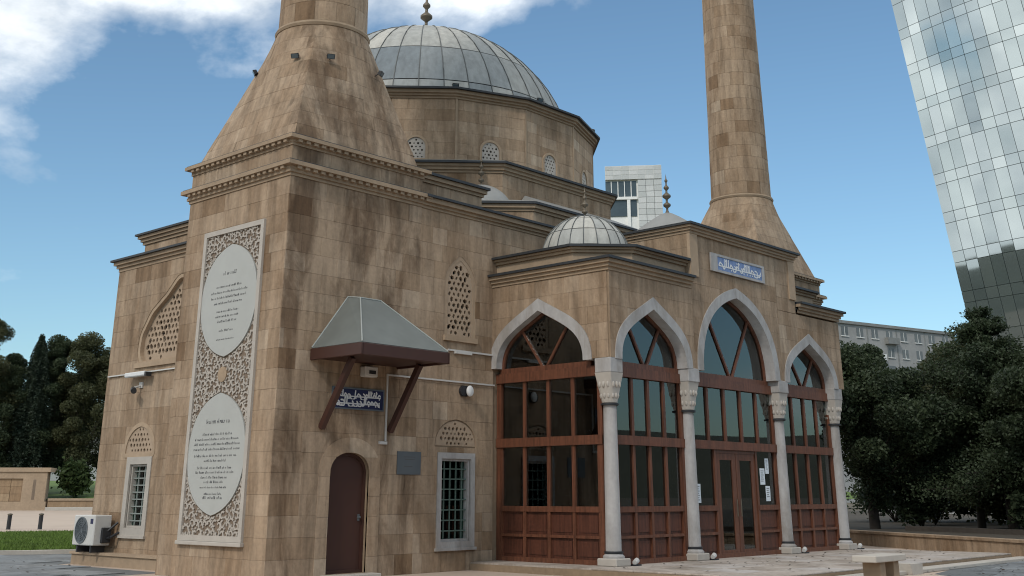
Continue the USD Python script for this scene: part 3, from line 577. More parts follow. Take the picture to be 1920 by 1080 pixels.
part('lattice_window', ext(pierced(arch_w, 7, 0.165, 0.056, 0.02, 1.35), pw, -0.15, -0.10), 'lattice', MQ)
part('lattice_surround', ext(arch_w.buffer(0.10).difference(arch_w), pw, -0.16, 0.012), 'stone_clean', MQ)
part('lunette_lattice', ext(pierced(lun_w, 8, 0.14, 0.040, 0.015, 1.2), pw, -0.06, 0.01), 'lattice', MQ)
part('lunette_surround', ext(lun_w.buffer(0.10).difference(lun_w), pw, -0.02, 0.035), 'stone_clean', MQ)
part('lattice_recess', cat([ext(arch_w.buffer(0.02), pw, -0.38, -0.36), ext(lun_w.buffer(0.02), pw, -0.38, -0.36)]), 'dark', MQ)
part('lattice_sill', pbox(pw, -7.3, -3.84, 4.60, 4.72, 0.0, 0.08), 'stone_clean', MQ)
wfp = box(1.0, 3.84, 5.0, 8.62)
part('wing_cornice', cat([mould(wfp, [(7.2, 7.29, 0.04), (7.29, 7.37, 0.09), (7.37, 7.46, 0.15)])]).slice_plane([0, 3.83, 0], [0, 1, 0], cap=True), 'cornice', MQ)
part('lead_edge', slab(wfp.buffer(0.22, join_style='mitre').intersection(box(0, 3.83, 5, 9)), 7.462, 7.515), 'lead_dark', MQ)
part('wing_plinth', cat([bx(0.70, 0.97, 3.83, 8.9, 0.0, 0.24), bx(0.97, 4.5, 8.65, 8.9, 0.0, 0.24)]), 'cornice', MQ)
part('plinth_cap', cat([bx(0.66, 0.97, 3.83, 8.94, 0.242, 0.30)]), 'stone_clean', MQ)
part('cable_conduit', bx(0.93, 0.975, 3.85, 8.55, 4.46, 4.49), 'offwhite', MQ)
# upper hall block behind the wing, roofs
up = box(1.68, 3.82, 21.75, 8.75)
part('upper_wall', slab(up.buffer(-0.03), 7.3, 8.1), 'mortar', MQ)
ashlar(MQ, LEFT(1.71), box(-8.72, 7.52, -3.85, 8.06), 121, d=0.03)
part('upper_cornice', mould(up, [(8.06, 8.14, 0.04), (8.14, 8.22, 0.09), (8.22, 8.30, 0.15)]).slice_plane([0, 3.83, 0], [0, 1, 0], cap=True), 'cornice', MQ)
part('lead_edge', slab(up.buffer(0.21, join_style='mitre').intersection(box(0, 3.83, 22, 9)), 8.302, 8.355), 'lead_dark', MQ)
# tiers stepping up to the drum
ct = np.array([11.73, 8.52])
tier1 = box(2.1, 0.35, 6.25, 3.9); tier2 = Polygon([(8.25, 0.35), (15.2, 0.35), (17.2, 2.35), (17.2, 5), (6.25, 5), (6.25, 2.35)])
for k, fpx in enumerate((tier1, tier2)):
    part('tier_wall', slab(fpx.buffer(-0.03), 8.2, 8.9), 'mortar', MQ)
    part('tier_cornice', mould(fpx, [(8.82, 8.90, 0.04), (8.90, 9.0, 0.10)]), 'cornice', MQ)
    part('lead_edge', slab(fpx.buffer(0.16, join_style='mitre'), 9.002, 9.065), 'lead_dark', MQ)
    part('lead_roof', trimesh.convex.convex_hull(np.vstack([np.array(slab(fpx.buffer(0.10, join_style='mitre'), 9.067, 9.08).vertices), np.array(slab(fpx.buffer(-0.9), 9.35, 9.36).vertices)])), 'lead_grey', MQ)
ashlar(MQ, FRONT(0.38), box(2.1, 8.37, 6.25, 8.82), 131, d=0.03); ashlar(MQ, FRONT(0.38), box(8.25, 8.37, 15.2, 8.82), 132, d=0.03)
ashlar(MQ, PL((8.25, 0.35, 0), (-1, -1, 0)), box(-2.83, 8.37, 0, 8.82), 133, d=0.005)
A8 = 6.18; oc = Polygon([ct + A8 / math.cos(math.pi / 8) * np.array([math.cos(t), math.sin(t)]) for t in (np.arange(8) + 0.5) * math.pi / 4])
part('octagon_wall', slab(oc.buffer(-0.025), 8.2, 10.62), 'mortar', MQ)
for k in range(8):
    n = np.array([math.cos(k * math.pi / 4), math.sin(k * math.pi / 4), 0]); pl = PL([*(ct + (A8 - 0.02) * n[:2]), 0], n); w = A8 * math.tan(math.pi / 8)
    ashlar(MQ, pl, box(-w, 8.4, w, 10.45), 141 + k, d=0.02)
part('octagon_cornice', mould(oc, [(10.45, 10.53, 0.04), (10.53, 10.62, 0.10), (10.62, 10.70, 0.16)]), 'cornice', MQ)
part('lead_edge', slab(oc.buffer(0.24, join_style='mitre'), 10.702, 10.765), 'lead_dark', MQ)
part('lead_roof', slab(oc.buffer(0.15, join_style='mitre'), 10.767, 10.80), 'lead_grey', MQ)
part('lead_roof', trimesh.convex.convex_hull(np.array([(9.5, 0.45, 9.08), (15.1, 0.45, 9.08), (10.1, 2.3, 9.95), (14.4, 2.3, 9.95), (9.3, 2.3, 9.08), (15.2, 2.3, 9.08)])), 'lead_grey', MQ)
# low hip roofs
part('lead_roof', cat([slab(box(3.85, 0.45, 19.6, 3.8), 8.2, 8.3), slab(box(1.75, 3.86, 21.7, 8.7), 8.2, 8.3), slab(box(1.0, 3.85, 1.75, 8.55), 7.4, 7.46)]), 'lead_grey', MQ)
part('rear_hall', slab(box(5.0, 8.75, 18.5, 15.0), 0, 8.2), 'stone_clean', MQ)
part('right_wing', slab(box(18.5, 3.84, 22.46, 8.62), 0, 7.4), 'stone_clean', MQ)
# drum of sixteen sides
AD = 5.80; dr16 = Polygon([ct + AD / math.cos(math.pi / 16) * np.array([math.cos(t), math.sin(t)]) for t in (np.arange(16) + 0.5) * math.pi / 8])
part('drum_wall', slab(dr16.buffer(-0.02), 10.8, 13.0), 'mortar', MQ)
dwin = arch(0.29, 11.34, 0.29, 10.98, 0, (0.55, 0.55, 1.0))
for k in range(16):
    t = k * math.pi / 8; n = np.array([math.cos(t), math.sin(t), 0]); pl = PL([*(ct + (AD - 0.02) * n[:2]), 0], n); w = AD * math.tan(math.pi / 16)
    ashlar(MQ, pl, box(-w, 10.8, w, 12.86).difference(dwin.buffer(0.03)), 161 + k, h=0.36, d=0.03)
    part('corner_rib', pbox(pl, -w + 0.0, -w + 0.07, 10.8, 12.86, 0.0, 0.05), 'cornice', MQ)
    if n[0] + n[1] < 0.4:
        dw = part('drum_window', ext(dwin.buffer(0.07).difference(dwin), pl, 0.02, 0.07), 'stone_clean', MQ)
        part('plaster_lattice', ext(pierced(dwin, 170 + k, 0.12, 0.032, 0.02, 1.0), pl, 0.012, 0.035), 'marble_frame', dw)
        part('window_recess', ext(dwin, pl, 0.004, 0.009), 'bark', dw)
part('drum_cornice', mould(dr16, [(12.86, 12.93, 0.05), (12.93, 13.00, 0.11), (13.0, 13.10, 0.18)]), 'cornice', MQ)
part('lead_edge', slab(dr16.buffer(0.28, join_style='mitre'), 13.102, 13.16), 'lead_dark', MQ)
def ribbed_dome(c, R, rings, n, owner, name='dome', seed=1, gap=0.035, rib=0.03, tones=None, sub=2, ribs=True, base=0.992):
    r = random.Random(seed)
    prof = [(R * base * math.cos(e), R * base * math.sin(e)) for e in np.linspace(rings[0], math.pi / 2, 24)]
    d = part(name, lathe(prof, c, 64), 'lead_dark', owner, smooth=True)
    for i in range(len(rings) - 1):
        e0, e1 = rings[i] + gap / R / 2, rings[i + 1] - gap / R / 2
        for j in range(n):
            t0, t1 = j * 2 * math.pi / n, (j + 1) * 2 * math.pi / n; g = gap / (2 * R * max(0.15, math.cos(e0)))
            pr = [(R * math.cos(e), R * math.sin(e)) for e in np.linspace(e0, e1, sub + 2)]
            part('lead_panel', lathe(pr, c, sub, t0 + g, t1 - g), 'lead', d, smooth=True, tone=min(1, max(0, tones[i] + r.gauss(0, 0.13) - (0.3 if r.random() < (0.3 if i == 1 else 0.08) else 0))))
    if ribs:
        P = []
        for j in range(n):
            t = j * 2 * math.pi / n; es = np.linspace(rings[0], rings[-1], 12)
            q = [np.array([c[0] + (R + 0.015) * math.cos(e) * math.cos(t), c[1] + (R + 0.015) * math.cos(e) * math.sin(t), c[2] + (R + 0.015) * math.sin(e)]) for e in es]
            P += [tube(a, b, rib, 4) for a, b in zip(q[:-1], q[1:])]
        part('seam', cat(P), 'seam', d, kind='stuff')
    return d
def finial(c, s, owner, name='finial'):
    return part(name, lathe([(0.10 * s, 0), (0.05 * s, 0.12 * s), (0.05 * s, 0.22 * s), (0.17 * s, 0.32 * s), (0.17 * s, 0.40 * s), (0.05 * s, 0.50 * s), (0.05 * s, 0.62 * s), (0.19 * s, 0.74 * s), (0.19 * s, 0.82 * s), (0.05 * s, 0.95 * s), (0.045 * s, 1.05 * s), (0.12 * s, 1.14 * s), (0.12 * s, 1.2 * s), (0.04 * s, 1.3 * s), (0.035 * s, 1.42 * s), (0.08 * s, 1.5 * s), (0.03 * s, 1.6 * s), (0.0, 1.85 * s)], c, 14), 'brass', owner, smooth=50)
DC = (ct[0], ct[1], 11.93)
ribbed_dome(DC, 5.33, [math.radians(x) for x in (13.2, 20.5, 38, 60, 82)], 40, MQ, seed=3, tones=(0.62, 0.52, 0.82, 0.92), gap=0.035, rib=0.014)
finial((ct[0], ct[1], 17.15), 1.15, MQ)
# small dome on the hall roof behind the porch
part('small_dome', lathe([(0.95 * math.cos(e), 0.95 * math.sin(e)) for e in np.linspace(0, math.pi / 2, 12)], (8.55, 2.6, 9.05), 24), 'lead_grey', MQ, smooth=True); finial((8.55, 2.6, 9.98), 0.5, MQ)

# porch: walls over the arches, upper tier, small dome, portal block
ZS = 4.5
side = PL((6.3, 0, 0), (-1, 0, 0)); pfr = FRONT(-3.6); ppt = FRONT(-3.6)
a1 = arch(1.34, ZS, 1.24, 4.1, 1.52); a2 = arch(1.29, ZS, 1.24, 4.1, 7.98); a3 = arch(1.72, ZS, 1.96, 4.1, 11.72, (0.60, 0.56, 0.88)); a4 = arch(1.27, ZS, 1.13, 4.1, 15.48)
band = 0.25
def spandrel(pl, u0, u1, z1, a, seed, t=0.42, dd=0.025):
    outer = a.buffer(band, join_style='mitre', mitre_limit=4).intersection(box(u0, ZS - 0.02, u1, 9))
    reg = box(u0, ZS, u1, z1)
    ashlar(MQ, pl, reg.difference(outer).buffer(-0.001), seed, d=dd, tone=(0.55, 0.13))
    part('spandrel_wall', ext(reg.difference(outer), pl, -t, 0), 'mortar', MQ)
    part('archivolt', ext(outer.difference(a), pl, -t, 0.05), 'marble', MQ)
spandrel(side, 0.0, 3.575, 6.45, a1, 201)
spandrel(pfr, 6.3, 9.66, 6.45, a2, 202)
spandrel(ppt, 9.66, 13.80 + 0.05, 7.86, a3, 203)
spandrel(pfr, 13.86, 17.38, 6.40, a4, 204)
part('spandrel_wall', bx(13.86, 14.86, -3.6, -3.2, 6.41, 7.86), 'mortar', MQ)
ashlar(MQ, ppt, box(13.853, 6.41, 14.87, 7.86), 205)
part('spandrel_wall', bx(16.96, 17.36, -3.18, 0, 4.5, 6.4), 'mortar', MQ)
ashlar(MQ, PL((17.36, 0, 0), (1, 0, 0)), box(-3.6, 4.5, 0, 6.4), 206)
for q in ((6.27, 6.72, -3.63, -3.18), (9.30, 9.78, -3.65, -3.18), (13.58, 14.08, -3.65, -3.18), (16.74, 17.22, -3.63, -3.18)): part('impost_block', bevel_box(*q, 4.18, 4.499, 0.012), 'marble', MQ)
part('pilaster', bx(9.63, 9.98, -3.665, -3.58, 6.78, 7.86), 'stone_clean', MQ); part('pilaster', bx(14.55, 14.89, -3.665, -3.58, 6.78, 7.86), 'stone_clean', MQ)
por = box(6.3, -3.6, 9.63, 0.0); porr = box(14.9, -3.6, 17.36, 0.0)
clip = lambda mm, *pl: [mm := mm.slice_plane(o, n, cap=True) for o, n in pl][-1]
for f, x in ((por, 9.62), (porr, 14.92)):
    pc = (([0, -0.03, 0], [0, -1, 0]), ([x, 0, 0], [-1, 0, 0] if f is por else [1, 0, 0]))
    part('porch_cornice', clip(mould(f, [(6.45, 6.53, 0.05), (6.53, 6.61, 0.10), (6.61, 6.69, 0.16)]), *pc), 'cornice', MQ)
    e = f.buffer(0.22, join_style='mitre').intersection(box(0, -5, 30, -0.03)).intersection(box(0, -5, 9.62, 0) if f is por else box(14.92, -5, 30, 0))
    part('lead_edge', slab(e, 6.692, 6.75), 'lead_dark', MQ)
    part('porch_roof', slab(f.buffer(-0.02).intersection(box(0, -5, 30, -0.06)), 6.55, 6.68), 'lead_grey', MQ)
def chamfer(x0, x1, y0, y1, cl, cr): return Polygon([(x0 + cl, y0), (x1 - cr, y0), (x1, y0 + cr), (x1, y1), (x0, y1), (x0, y0 + cl)] if cr else [(x0 + cl, y0), (x1, y0), (x1, y1), (x0, y1), (x0, y0 + cl)])
ch = chamfer(6.42, 9.63, -3.48, -0.03, 1.0, 0)
chr_ = Polygon([(14.92, -3.48), (16.2, -3.48), (17.2, -2.48), (17.2, -0.03), (14.92, -0.03)])
for f in (ch, chr_):
    part('parapet_wall', slab(f, 6.752, 7.02), 'stone_clean', MQ)
    cl2 = box(0, -6, 9.62, -0.03) if f is ch else box(14.92, -6, 30, -0.03)
    part('parapet_cornice', cat([slab(f.buffer(0.06, join_style='mitre').intersection(cl2), 7.021, 7.09), slab(f.buffer(0.12, join_style='mitre').intersection(cl2), 7.091, 7.14)]), 'cornice', MQ)
    part('lead_edge', slab(f.buffer(0.20, join_style='mitre').intersection(cl2), 7.142, 7.20), 'lead_dark', MQ)
ribbed_dome((8.0, -1.62, 7.18), 1.12, [math.radians(x) for x in (10, 34, 60, 80)], 20, MQ, name='porch_dome', seed=9, gap=0.022, rib=0.010, tones=(0.80, 0.9, 0.95), sub=3, base=0.985)
finial((8.0, -1.62, 8.27), 0.45, MQ)
# portal block
pt = box(9.66, -3.64, 14.86, 0.0)
part('portal_wall', cat([bx(9.66, 10.1, -3.2, 0, 5.6, 7.86), bx(14.4, 14.84, -3.2, 0, 5.6, 7.86), bx(9.7, 14.8, -3.3, -0.05, 7.5, 7.85)]), 'mortar', MQ)
ashlar(MQ, LEFT(9.66), box(0.03, 6.76, 3.6, 7.86), 211)
part('portal_cornice', clip(mould(pt, [(7.86, 7.93, 0.04), (7.93, 8.00, 0.08), (8.00, 8.06, 0.13)]), ([0, -0.26, 0], [0, -1, 0])), 'cornice', MQ)
part('lead_edge', slab(pt.buffer(0.18, join_style='mitre').intersection(box(0, -5, 30, -0.26)), 8.062, 8.12), 'lead_dark', MQ)
part('portal_roof', trimesh.convex.convex_hull(np.vstack([np.array(slab(pt.buffer(0.05).intersection(box(0, -5, 30, -0.3)), 8.122, 8.13).vertices), [[11.73, -1.6, 8.75]]])), 'lead_grey', MQ)
part('portal_dome', lathe([(1.5, -0.1), (1.2, 0.12), (0.95, 0.30), (0.65, 0.52), (0.35, 0.72), (0.15, 0.83), (0.06, 0.86), (0, 0.86)], (11.73, -1.6, 8.22), 28), 'lead_grey', MQ, smooth=True)
finial((11.73, -1.6, 9.08), 0.62, MQ)
# columns
def column(x, y):
    shaft = part('column', lathe([(0.17, 0.45), (0.162, 1.4), (0.146, 3.50)], (x, y, 0.0), 24), 'marble', MQ, smooth=40)
    part('column_base', cat([lathe([(0.23, 0.33), (0.235, 0.37), (0.20, 0.40), (0.19, 0.42)], (x, y, 0), 24)]), 'marble', shaft, smooth=40)
    part('plinth_block', bevel_box(x - 0.26, x + 0.26, y - 0.26, y + 0.26, 0.172, 0.33, 0.02), 'marble_frame', shaft)
    for z in (0.42, 3.47): part('dark_band', lathe([(0.17, 0), (0.205, 0.008), (0.205, 0.045), (0.16, 0.053)], (x, y, z), 24), 'iron', shaft)
    v = []
    cap = trimesh.convex.convex_hull(np.array([(x + 0.17 * math.cos(t), y + 0.17 * math.sin(t), 3.53) for t in np.linspace(0, 6.28, 17)[:-1]] + [(x + a * 0.225, y + b * 0.225, 4.18) for a in (-1, 1) for b in (-1, 1)]))
    part('capital', cap, 'marble_frame', shaft)
    tri = []
    for k in range(12):          # carved leaves of the capital
        t = k * math.pi / 6
        for z, r0, s in ((3.68, 0.18, 0.036), (3.92, 0.208, 0.04)):
            e = trimesh.creation.icosphere(1, s); e.apply_scale([1, 1, 1.8]); rr = r0 * (1 + (0.10 if z > 3.8 else 0.03) * abs(math.sin(2 * t))); e.apply_translation([x + rr * math.cos(t), y + rr * math.sin(t), z]); tri.append(e)
    part('carved_leaves', cat(tri), 'marble_frame', shaft, smooth=True)
    return shaft
for x in (6.50, 9.54, 13.83, 16.98): column(x, -3.40)
# glazing of the porch bays
def bay(pl, u0, u1, top, uc, ncol, door=False, z0=0.172, fd=0.07):
    R = [(4.14, 4.36), (2.66, 2.86), (1.24, 1.36)]
    fr = part('porch_window', cat([pbox(pl, u0, u0 + 0.13, z0, 4.14, -fd, fd), pbox(pl, u1 - 0.13, u1, z0, 4.14, -fd, fd), pbox(pl, u0, u1, z0, z0 + 0.1, -fd + 0.001, fd - 0.001)]), 'wood', MQ)
    for a, b in R[:2]: part('rail', pbox(pl, u0, u1, a, b, -fd - 0.02, fd + 0.03), 'wood', fr)
    a, b = u0 + 0.13, u1 - 0.13; w = (b - a) / ncol; mw = 0.085
    for i in range(1, ncol):
        part('mullion', pbox(pl, a + i * w - mw / 2, a + i * w + mw / 2, 2.86, 4.14, -0.05, 0.05), 'wood', fr)
    for i in range(ncol): part('pane', pbox(pl, a + i * w + 0.03, a + (i + 1) * w - 0.03, 2.86, 4.14, -0.006, 0.006), 'glass', fr)
    # arched head, two bars from the middle of the rail
    hd = top.buffer(0.06).intersection(box(-50, 4.36, 50, 9))
    hw = (u1 - u0) / 2; zt = top.bounds[3] - 4.36
    bars = [Polygon([(uc - 0.032, 4.36), (uc + 0.032, 4.36), (uc + s * hw * 0.62 + 0.032, 4.36 + zt), (uc + s * hw * 0.62 - 0.032, 4.36 + zt)]).intersection(hd) for s in (-1, 1)]
    for q in bars: part('radial_bar', ext(q, pl, -0.05, 0.05), 'wood', fr)
    part('arch_frame', ext(hd.difference(hd.buffer(-0.12)), pl, -0.06, 0.06), 'wood', fr)
    for q in polys(hd.difference(unary_union(bars).buffer(0.002))): part('arch_pane', ext(q, pl, -0.006, 0.006), 'glass', fr)
    def low(a, b, n, glass_from=1.36):
        w = (b - a) / n
        part('rail', pbox(pl, a, b, *R[2], -0.06, 0.065), 'wood', fr)
        for i in range(n + 1): part('mullion', pbox(pl, a + i * w - mw / 2, a + i * w + mw / 2, z0 + 0.1, 2.66, -0.055, 0.055), 'wood', fr)
        for i in range(n):
            x, y = a + i * w + mw / 2, a + (i + 1) * w - mw / 2
            part('pane', pbox(pl, x - 0.01, y + 0.01, 1.36, 2.66, -0.006, 0.006), 'glass', fr)
            for za, zb in ((z0 + 0.1, 0.70), (0.76, 1.24)):
                part('panel', cat([pbox(pl, x - 0.01, y + 0.01, za, zb, -0.03, 0.0), pbox(pl, x + 0.06, y - 0.06, za + 0.06, zb - 0.06, 0.0, 0.015)]), 'wood_dark', fr)
        part('rail', pbox(pl, a, b, 0.70, 0.76, -0.05, 0.058), 'wood', fr)
    if not door: low(a, b, ncol)
    else:
        low(a, a + 0.98, 1); low(b - 0.98, b, 1); d0, d1 = a + 0.98, b - 0.98; mid = (d0 + d1) / 2
        for x, y in ((d0 + 0.05, mid - 0.01), (mid + 0.01, d1 - 0.05)):
            lf = part('door_leaf', cat([pbox(pl, x, x + 0.17, z0 + 0.02, 2.58, -0.03, 0.03), pbox(pl, y - 0.17, y, z0 + 0.02, 2.58, -0.03, 0.03), pbox(pl, x + 0.17, y - 0.17, 2.42, 2.58, -0.029, 0.029), pbox(pl, x + 0.17, y - 0.17, z0 + 0.02, 0.34, -0.029, 0.029)]), 'wood', fr)
            part('pane', pbox(pl, x + 0.16, y - 0.16, 0.34, 2.42, -0.006, 0.006), 'glass', lf)
            part('handle', tube(pl.p(mid + (0.09 if x > mid else -0.09), 1.1, 0.07), pl.p(mid + (0.09 if x > mid else -0.09), 1.5, 0.07), 0.015), 'brass', lf)
        part('rail', pbox(pl, d0, d1, 2.58, 2.66, -0.04, 0.045), 'wood', fr)
gside = LEFT(6.52); gfr = FRONT(-3.30)
bay(gside, 0.02, 3.22, a1, 1.52, 4)
bay(gfr, 6.66, 9.42, a2, 7.98, 4)
bay(gfr, 9.62, 13.76, a3, 11.72, 5, True)
bay(gfr, 13.92, 16.92, a4, 15.48, 4)
bay(PL((17.08, 0, 0), (1, 0, 0)), -3.22, -0.02, arch(1.34, ZS, 1.24, 4.1, -1.52), -1.52, 4)
part('porch_floor', bx(6.6, 16.95, -3.22, -0.02, 0.0, 0.171), 'plaster', MQ)
part('porch_ceiling', bx(6.75, 16.9, -3.15, -0.45, 6.47, 6.52), 'plaster', MQ)
part('inner_wall', bx(6.7, 16.9, -0.03, -0.004, 0.172, 6.4), 'plaster', MQ)
hd_ = arch(0.9, 2.6, 0.8, 0.172, 11.73)
part('inner_door', ext(hd_, FRONT(-0.035), 0.0, 0.05), 'door', MQ)
flush(MQ)

# ------------------------------------------------------------------ things fixed to or standing by the mosque
def curtain(x0, x1, y, z0, z1, mat, label, along='x'):
    t = thing('curtain', label, 'curtain', ((x0 + x1) / 2, y, z0) if along == 'x' else (y, (x0 + x1) / 2, z0), 'curtains behind the porch glazing')
    n = max(8, int((x1 - x0) / 0.035)); s = np.linspace(x0, x1, n + 1); d = 0.035 * np.sin(s * 42) + 0.015 * np.sin(s * 17)
    a = np.stack([s, y + d], 1); a = a if along == 'x' else a[:, ::-1]; q = np.vstack([np.c_[a, np.full(n + 1, z0)], np.c_[a, np.full(n + 1, z1)]]); i = np.arange(n)
    part('cloth', trimesh.Trimesh(q, np.vstack([np.stack([i, i + 1, i + n + 2], 1), np.stack([i, i + n + 2, i + n + 1], 1)]), process=False), mat, t, smooth=True)
    part('curtain_rod', tube([x0 - 0.05, y, z1 + 0.02], [x1 + 0.05, y, z1 + 0.02], 0.015) if along == 'x' else tube([y, x0 - 0.05, z1 + 0.02], [y, x1 + 0.05, z1 + 0.02], 0.015), 'brass', t)
curtain(-0.8, -0.15, 6.85, 0.5, 4.0, 'curtain', 'beige curtain inside left end of the porch side window', 'y')
curtain(-2.15, -1.5, 6.85, 0.5, 4.0, 'curtain', 'beige curtain in middle of the porch side window', 'y')
curtain(-3.05, -2.3, 6.85, 0.5, 4.2, 'curtain', 'long grey beige curtain behind the porch side window beside the corner column', 'y')
curtain(11.6, 12.5, -2.95, 2.7, 4.2, 'curtain_teal', 'teal curtain above the double doors of the portal')
curtain(14.3, 15.0, -2.95, 0.5, 4.2, 'curtain', 'tall beige curtain at left of the last porch window')
curtain(15.5, 15.85, -2.95, 0.5, 4.2, 'curtain', 'narrow beige curtain in middle of the last porch window')
curtain(16.1, 16.35, -2.95, 0.5, 2.6, 'curtain', 'short narrow curtain at right of the last porch window')
for k, (a, b, c, d, lab) in enumerate(((9.80, 10.08, 1.42, 1.85, 'white paper notice on the glass left of the portal doors'), (12.86, 13.10, 1.85, 2.25, 'upper left white notice on the glass right of the portal doors'), (13.14, 13.32, 2.12, 2.5, 'topmost white notice on the glass right of the portal doors'), (13.10, 13.32, 1.45, 1.82, 'lowest white notice on the glass right of the portal doors'))):
    t = thing('notice', lab, 'notice', (a, -3.32, c), 'paper notices on the portal glass')
    part('sheet', pbox(gfr, a, b, c, d, 0.010, 0.013), 'paper', t)
    part('print', cat([pbox(gfr, a + 0.04, b - 0.05 - 0.03 * (j % 2), d - 0.07 - 0.05 * j, d - 0.055 - 0.05 * j, 0.0135, 0.0145) for j in range(int((d - c - 0.08) / 0.05))]), 'ink', t)
# signs
def scribble(u0, u1, v0, v1, seed, w):
    r = random.Random(seed); out = []; h = v1 - v0; base = v0 + h * 0.3; u = u0
    while u < u1 - 0.04:
        L = r.uniform(0.10, 0.2) * h / 0.3; k = r.random()
        if k < 0.35: out.append(shapely.LineString([(u, base), (u + 0.01, v1 - 0.02)]).buffer(w / 2, 2)); L *= 0.45
        elif k < 0.75: out.append(shapely.LineString([(u + L * math.cos(t) * 0.5 + L * 0.5, base + L * 0.5 * math.sin(t)) for t in np.linspace(math.pi, 2 * math.pi + r.uniform(0, 2), 9)]).buffer(w / 2, 2))
        else: out.append(shapely.LineString([(u, base), (u + L * 0.4, base + h * 0.3), (u + L, base + h * 0.1)]).buffer(w / 2, 2))
        out.append(shapely.LineString([(u, base), (u + L, base)]).buffer(w / 2.4, 2))
        if r.random() < 0.6: out.append(Point(u + L / 2, r.choice((v0 + 0.03, v1 - 0.05))).buffer(w * 0.6, 2))
        u += L
    return unary_union(out).intersection(box(u0, v0, u1, v1))
S = thing('calligraphy_sign', 'dark blue sign with white calligraphy above the brown door', 'sign', (2.1, -0.03, 3.33))
part('board', pbox(pf, 1.40, 2.80, 3.33, 3.74, 0.028, 0.05), 'blue', S)
part('border', ext(box(1.38, 3.31, 2.82, 3.76).difference(box(1.41, 3.34, 2.79, 3.73)), pf, 0.027, 0.056), 'plaque', S)
part('lettering', ext(unary_union([scribble(1.5, 2.7, 3.37, 3.58, 21, 0.034), scribble(1.6, 2.72, 3.52, 3.72, 22, 0.030)]), pf, 0.050, 0.054), 'white', S)
S = thing('tile_sign', 'white framed blue tile inscription above the portal arch', 'sign', (11.8, -3.7, 7.05))
pq = FRONT(-3.63)
part('frame', ext(box(10.55, 7.03, 13.2, 7.50).difference(box(10.86, 7.09, 13.08, 7.44)), pq, 0.008, 0.05), 'marble', S)
for i in range(9):
    u = 10.86 + i * 2.22 / 9
    part('tile', pbox(pq, u + 0.004, u + 2.22 / 9 - 0.004, 7.094, 7.436, 0.008, 0.035 + 0.003 * (i % 2)), 'tile_blue', S)
part('lettering', ext(scribble(10.92, 13.02, 7.12, 7.42, 23, 0.036), pq, 0.038, 0.043), 'white', S)
S = thing('plaque', 'small square grey metal plaque on wall right of the brown door', 'plaque', (3.63, -0.03, 2.02))
part('plate', pbox(pf, 3.27, 3.97, 2.02, 2.50, 0.03, 0.045), 'plaque', S)
part('lettering', cat([pbox(pf, 3.50, 3.78, 2.33, 2.345, 0.045, 0.047), pbox(pf, 3.46, 3.80, 2.38, 2.395, 0.045, 0.047), pbox(pf, 3.48, 3.72, 2.18, 2.20, 0.045, 0.047)]), 'ink', S)
def floodlight(pos, facing, label, group, s=1.0, tilt=0.5, mat='iron', name='floodlight'):
    t = thing(name, label, 'floodlight', pos, group); f = np.array([math.cos(facing), math.sin(facing), 0]); sd = np.array([-f[1], f[0], 0]); P = np.array(pos, float)
    c = P + f * 0.24 * s + Z * 0.12 * s; up_ = Z * math.cos(tilt) + f * math.sin(tilt); fw = f * math.cos(tilt) - Z * math.sin(tilt)
    part('housing', trimesh.convex.convex_hull(np.array([c + a * sd * 0.17 * s * (1 if d > 0 else 0.8) + b * up_ * 0.11 * s * (1 if d > 0 else 0.7) + d * fw * 0.08 * s for a in (-1, 1) for b in (-1, 1) for d in (-1, 1)])), mat, t)
    part('lens', trimesh.convex.convex_hull(np.array([c + a * sd * 0.14 * s + b * up_ * 0.09 * s + d * fw * s for a in (-1, 1) for b in (-1, 1) for d in (0.079, 0.085)])), 'far_glass', t)
    part('bracket', cat([tube(P - f * 0.05 * s, c - fw * 0.06 * s, 0.022 * s, 6), tube(c - sd * 0.18 * s, c + sd * 0.18 * s, 0.02 * s, 6)]), 'iron', t)
for ang, lab in ((146, 'black floodlight at far left edge of the left minaret pyramid'), (-150.5, 'black floodlight on left face of the left minaret pyramid'), (-119.5, 'black floodlight on the stained front of the left minaret pyramid'), (-59, 'black floodlight at right edge of the left minaret pyramid')):
    a = math.radians(ang); fr_ = 0.30 * 1.86 / max(abs(math.cos(a)), abs(math.sin(a))) + 0.70 * 1.13 - 0.03; floodlight((2.0 + fr_ * math.cos(a), 1.8 + fr_ * math.sin(a), 11.22), a, lab, 'floodlights round the left minaret pyramid', 0.55)
for ang, lab in ((-124, 'small floodlight on dome eave nearest to the left minaret'), (-96, 'small floodlight in middle of the dome eave'), (-60, 'small floodlight at right end of the dome eave')):
    a = math.radians(ang); floodlight((ct[0] + 5.85 * math.cos(a), ct[1] + 5.85 * math.sin(a), 13.20), a, lab, 'floodlights on the dome eave', 0.6)
for k, x in enumerate((6.95, 9.98, 14.28, 17.42)):
    lab = ('black ground spotlight beside corner column of the porch', 'black ground spotlight beside second porch column from the corner', 'black ground spotlight beside third porch column from the corner', 'black ground spotlight beside last porch column on the right')[k]
    t = thing('ground_spotlight', lab, 'spotlight', (x, -3.62, 0.172), 'ground spotlights by the porch columns')
    part('housing', tube((x - 0.06, -3.65, 0.235), (x + 0.08, -3.61, 0.27), 0.05, 12, 0.06), 'offwhite', t); part('lens', tube((x + 0.078, -3.6105, 0.2695), (x + 0.10, -3.604, 0.275), 0.055, 12), 'iron', t)
    part('base', bx(x - 0.1, x + 0.1, -3.72, -3.54, 0.173, 0.20), 'iron', t)
t = thing('wall_lamp', 'small round wall lamp left of the porch above the window', 'lamp', (5.34, -0.02, 3.8))
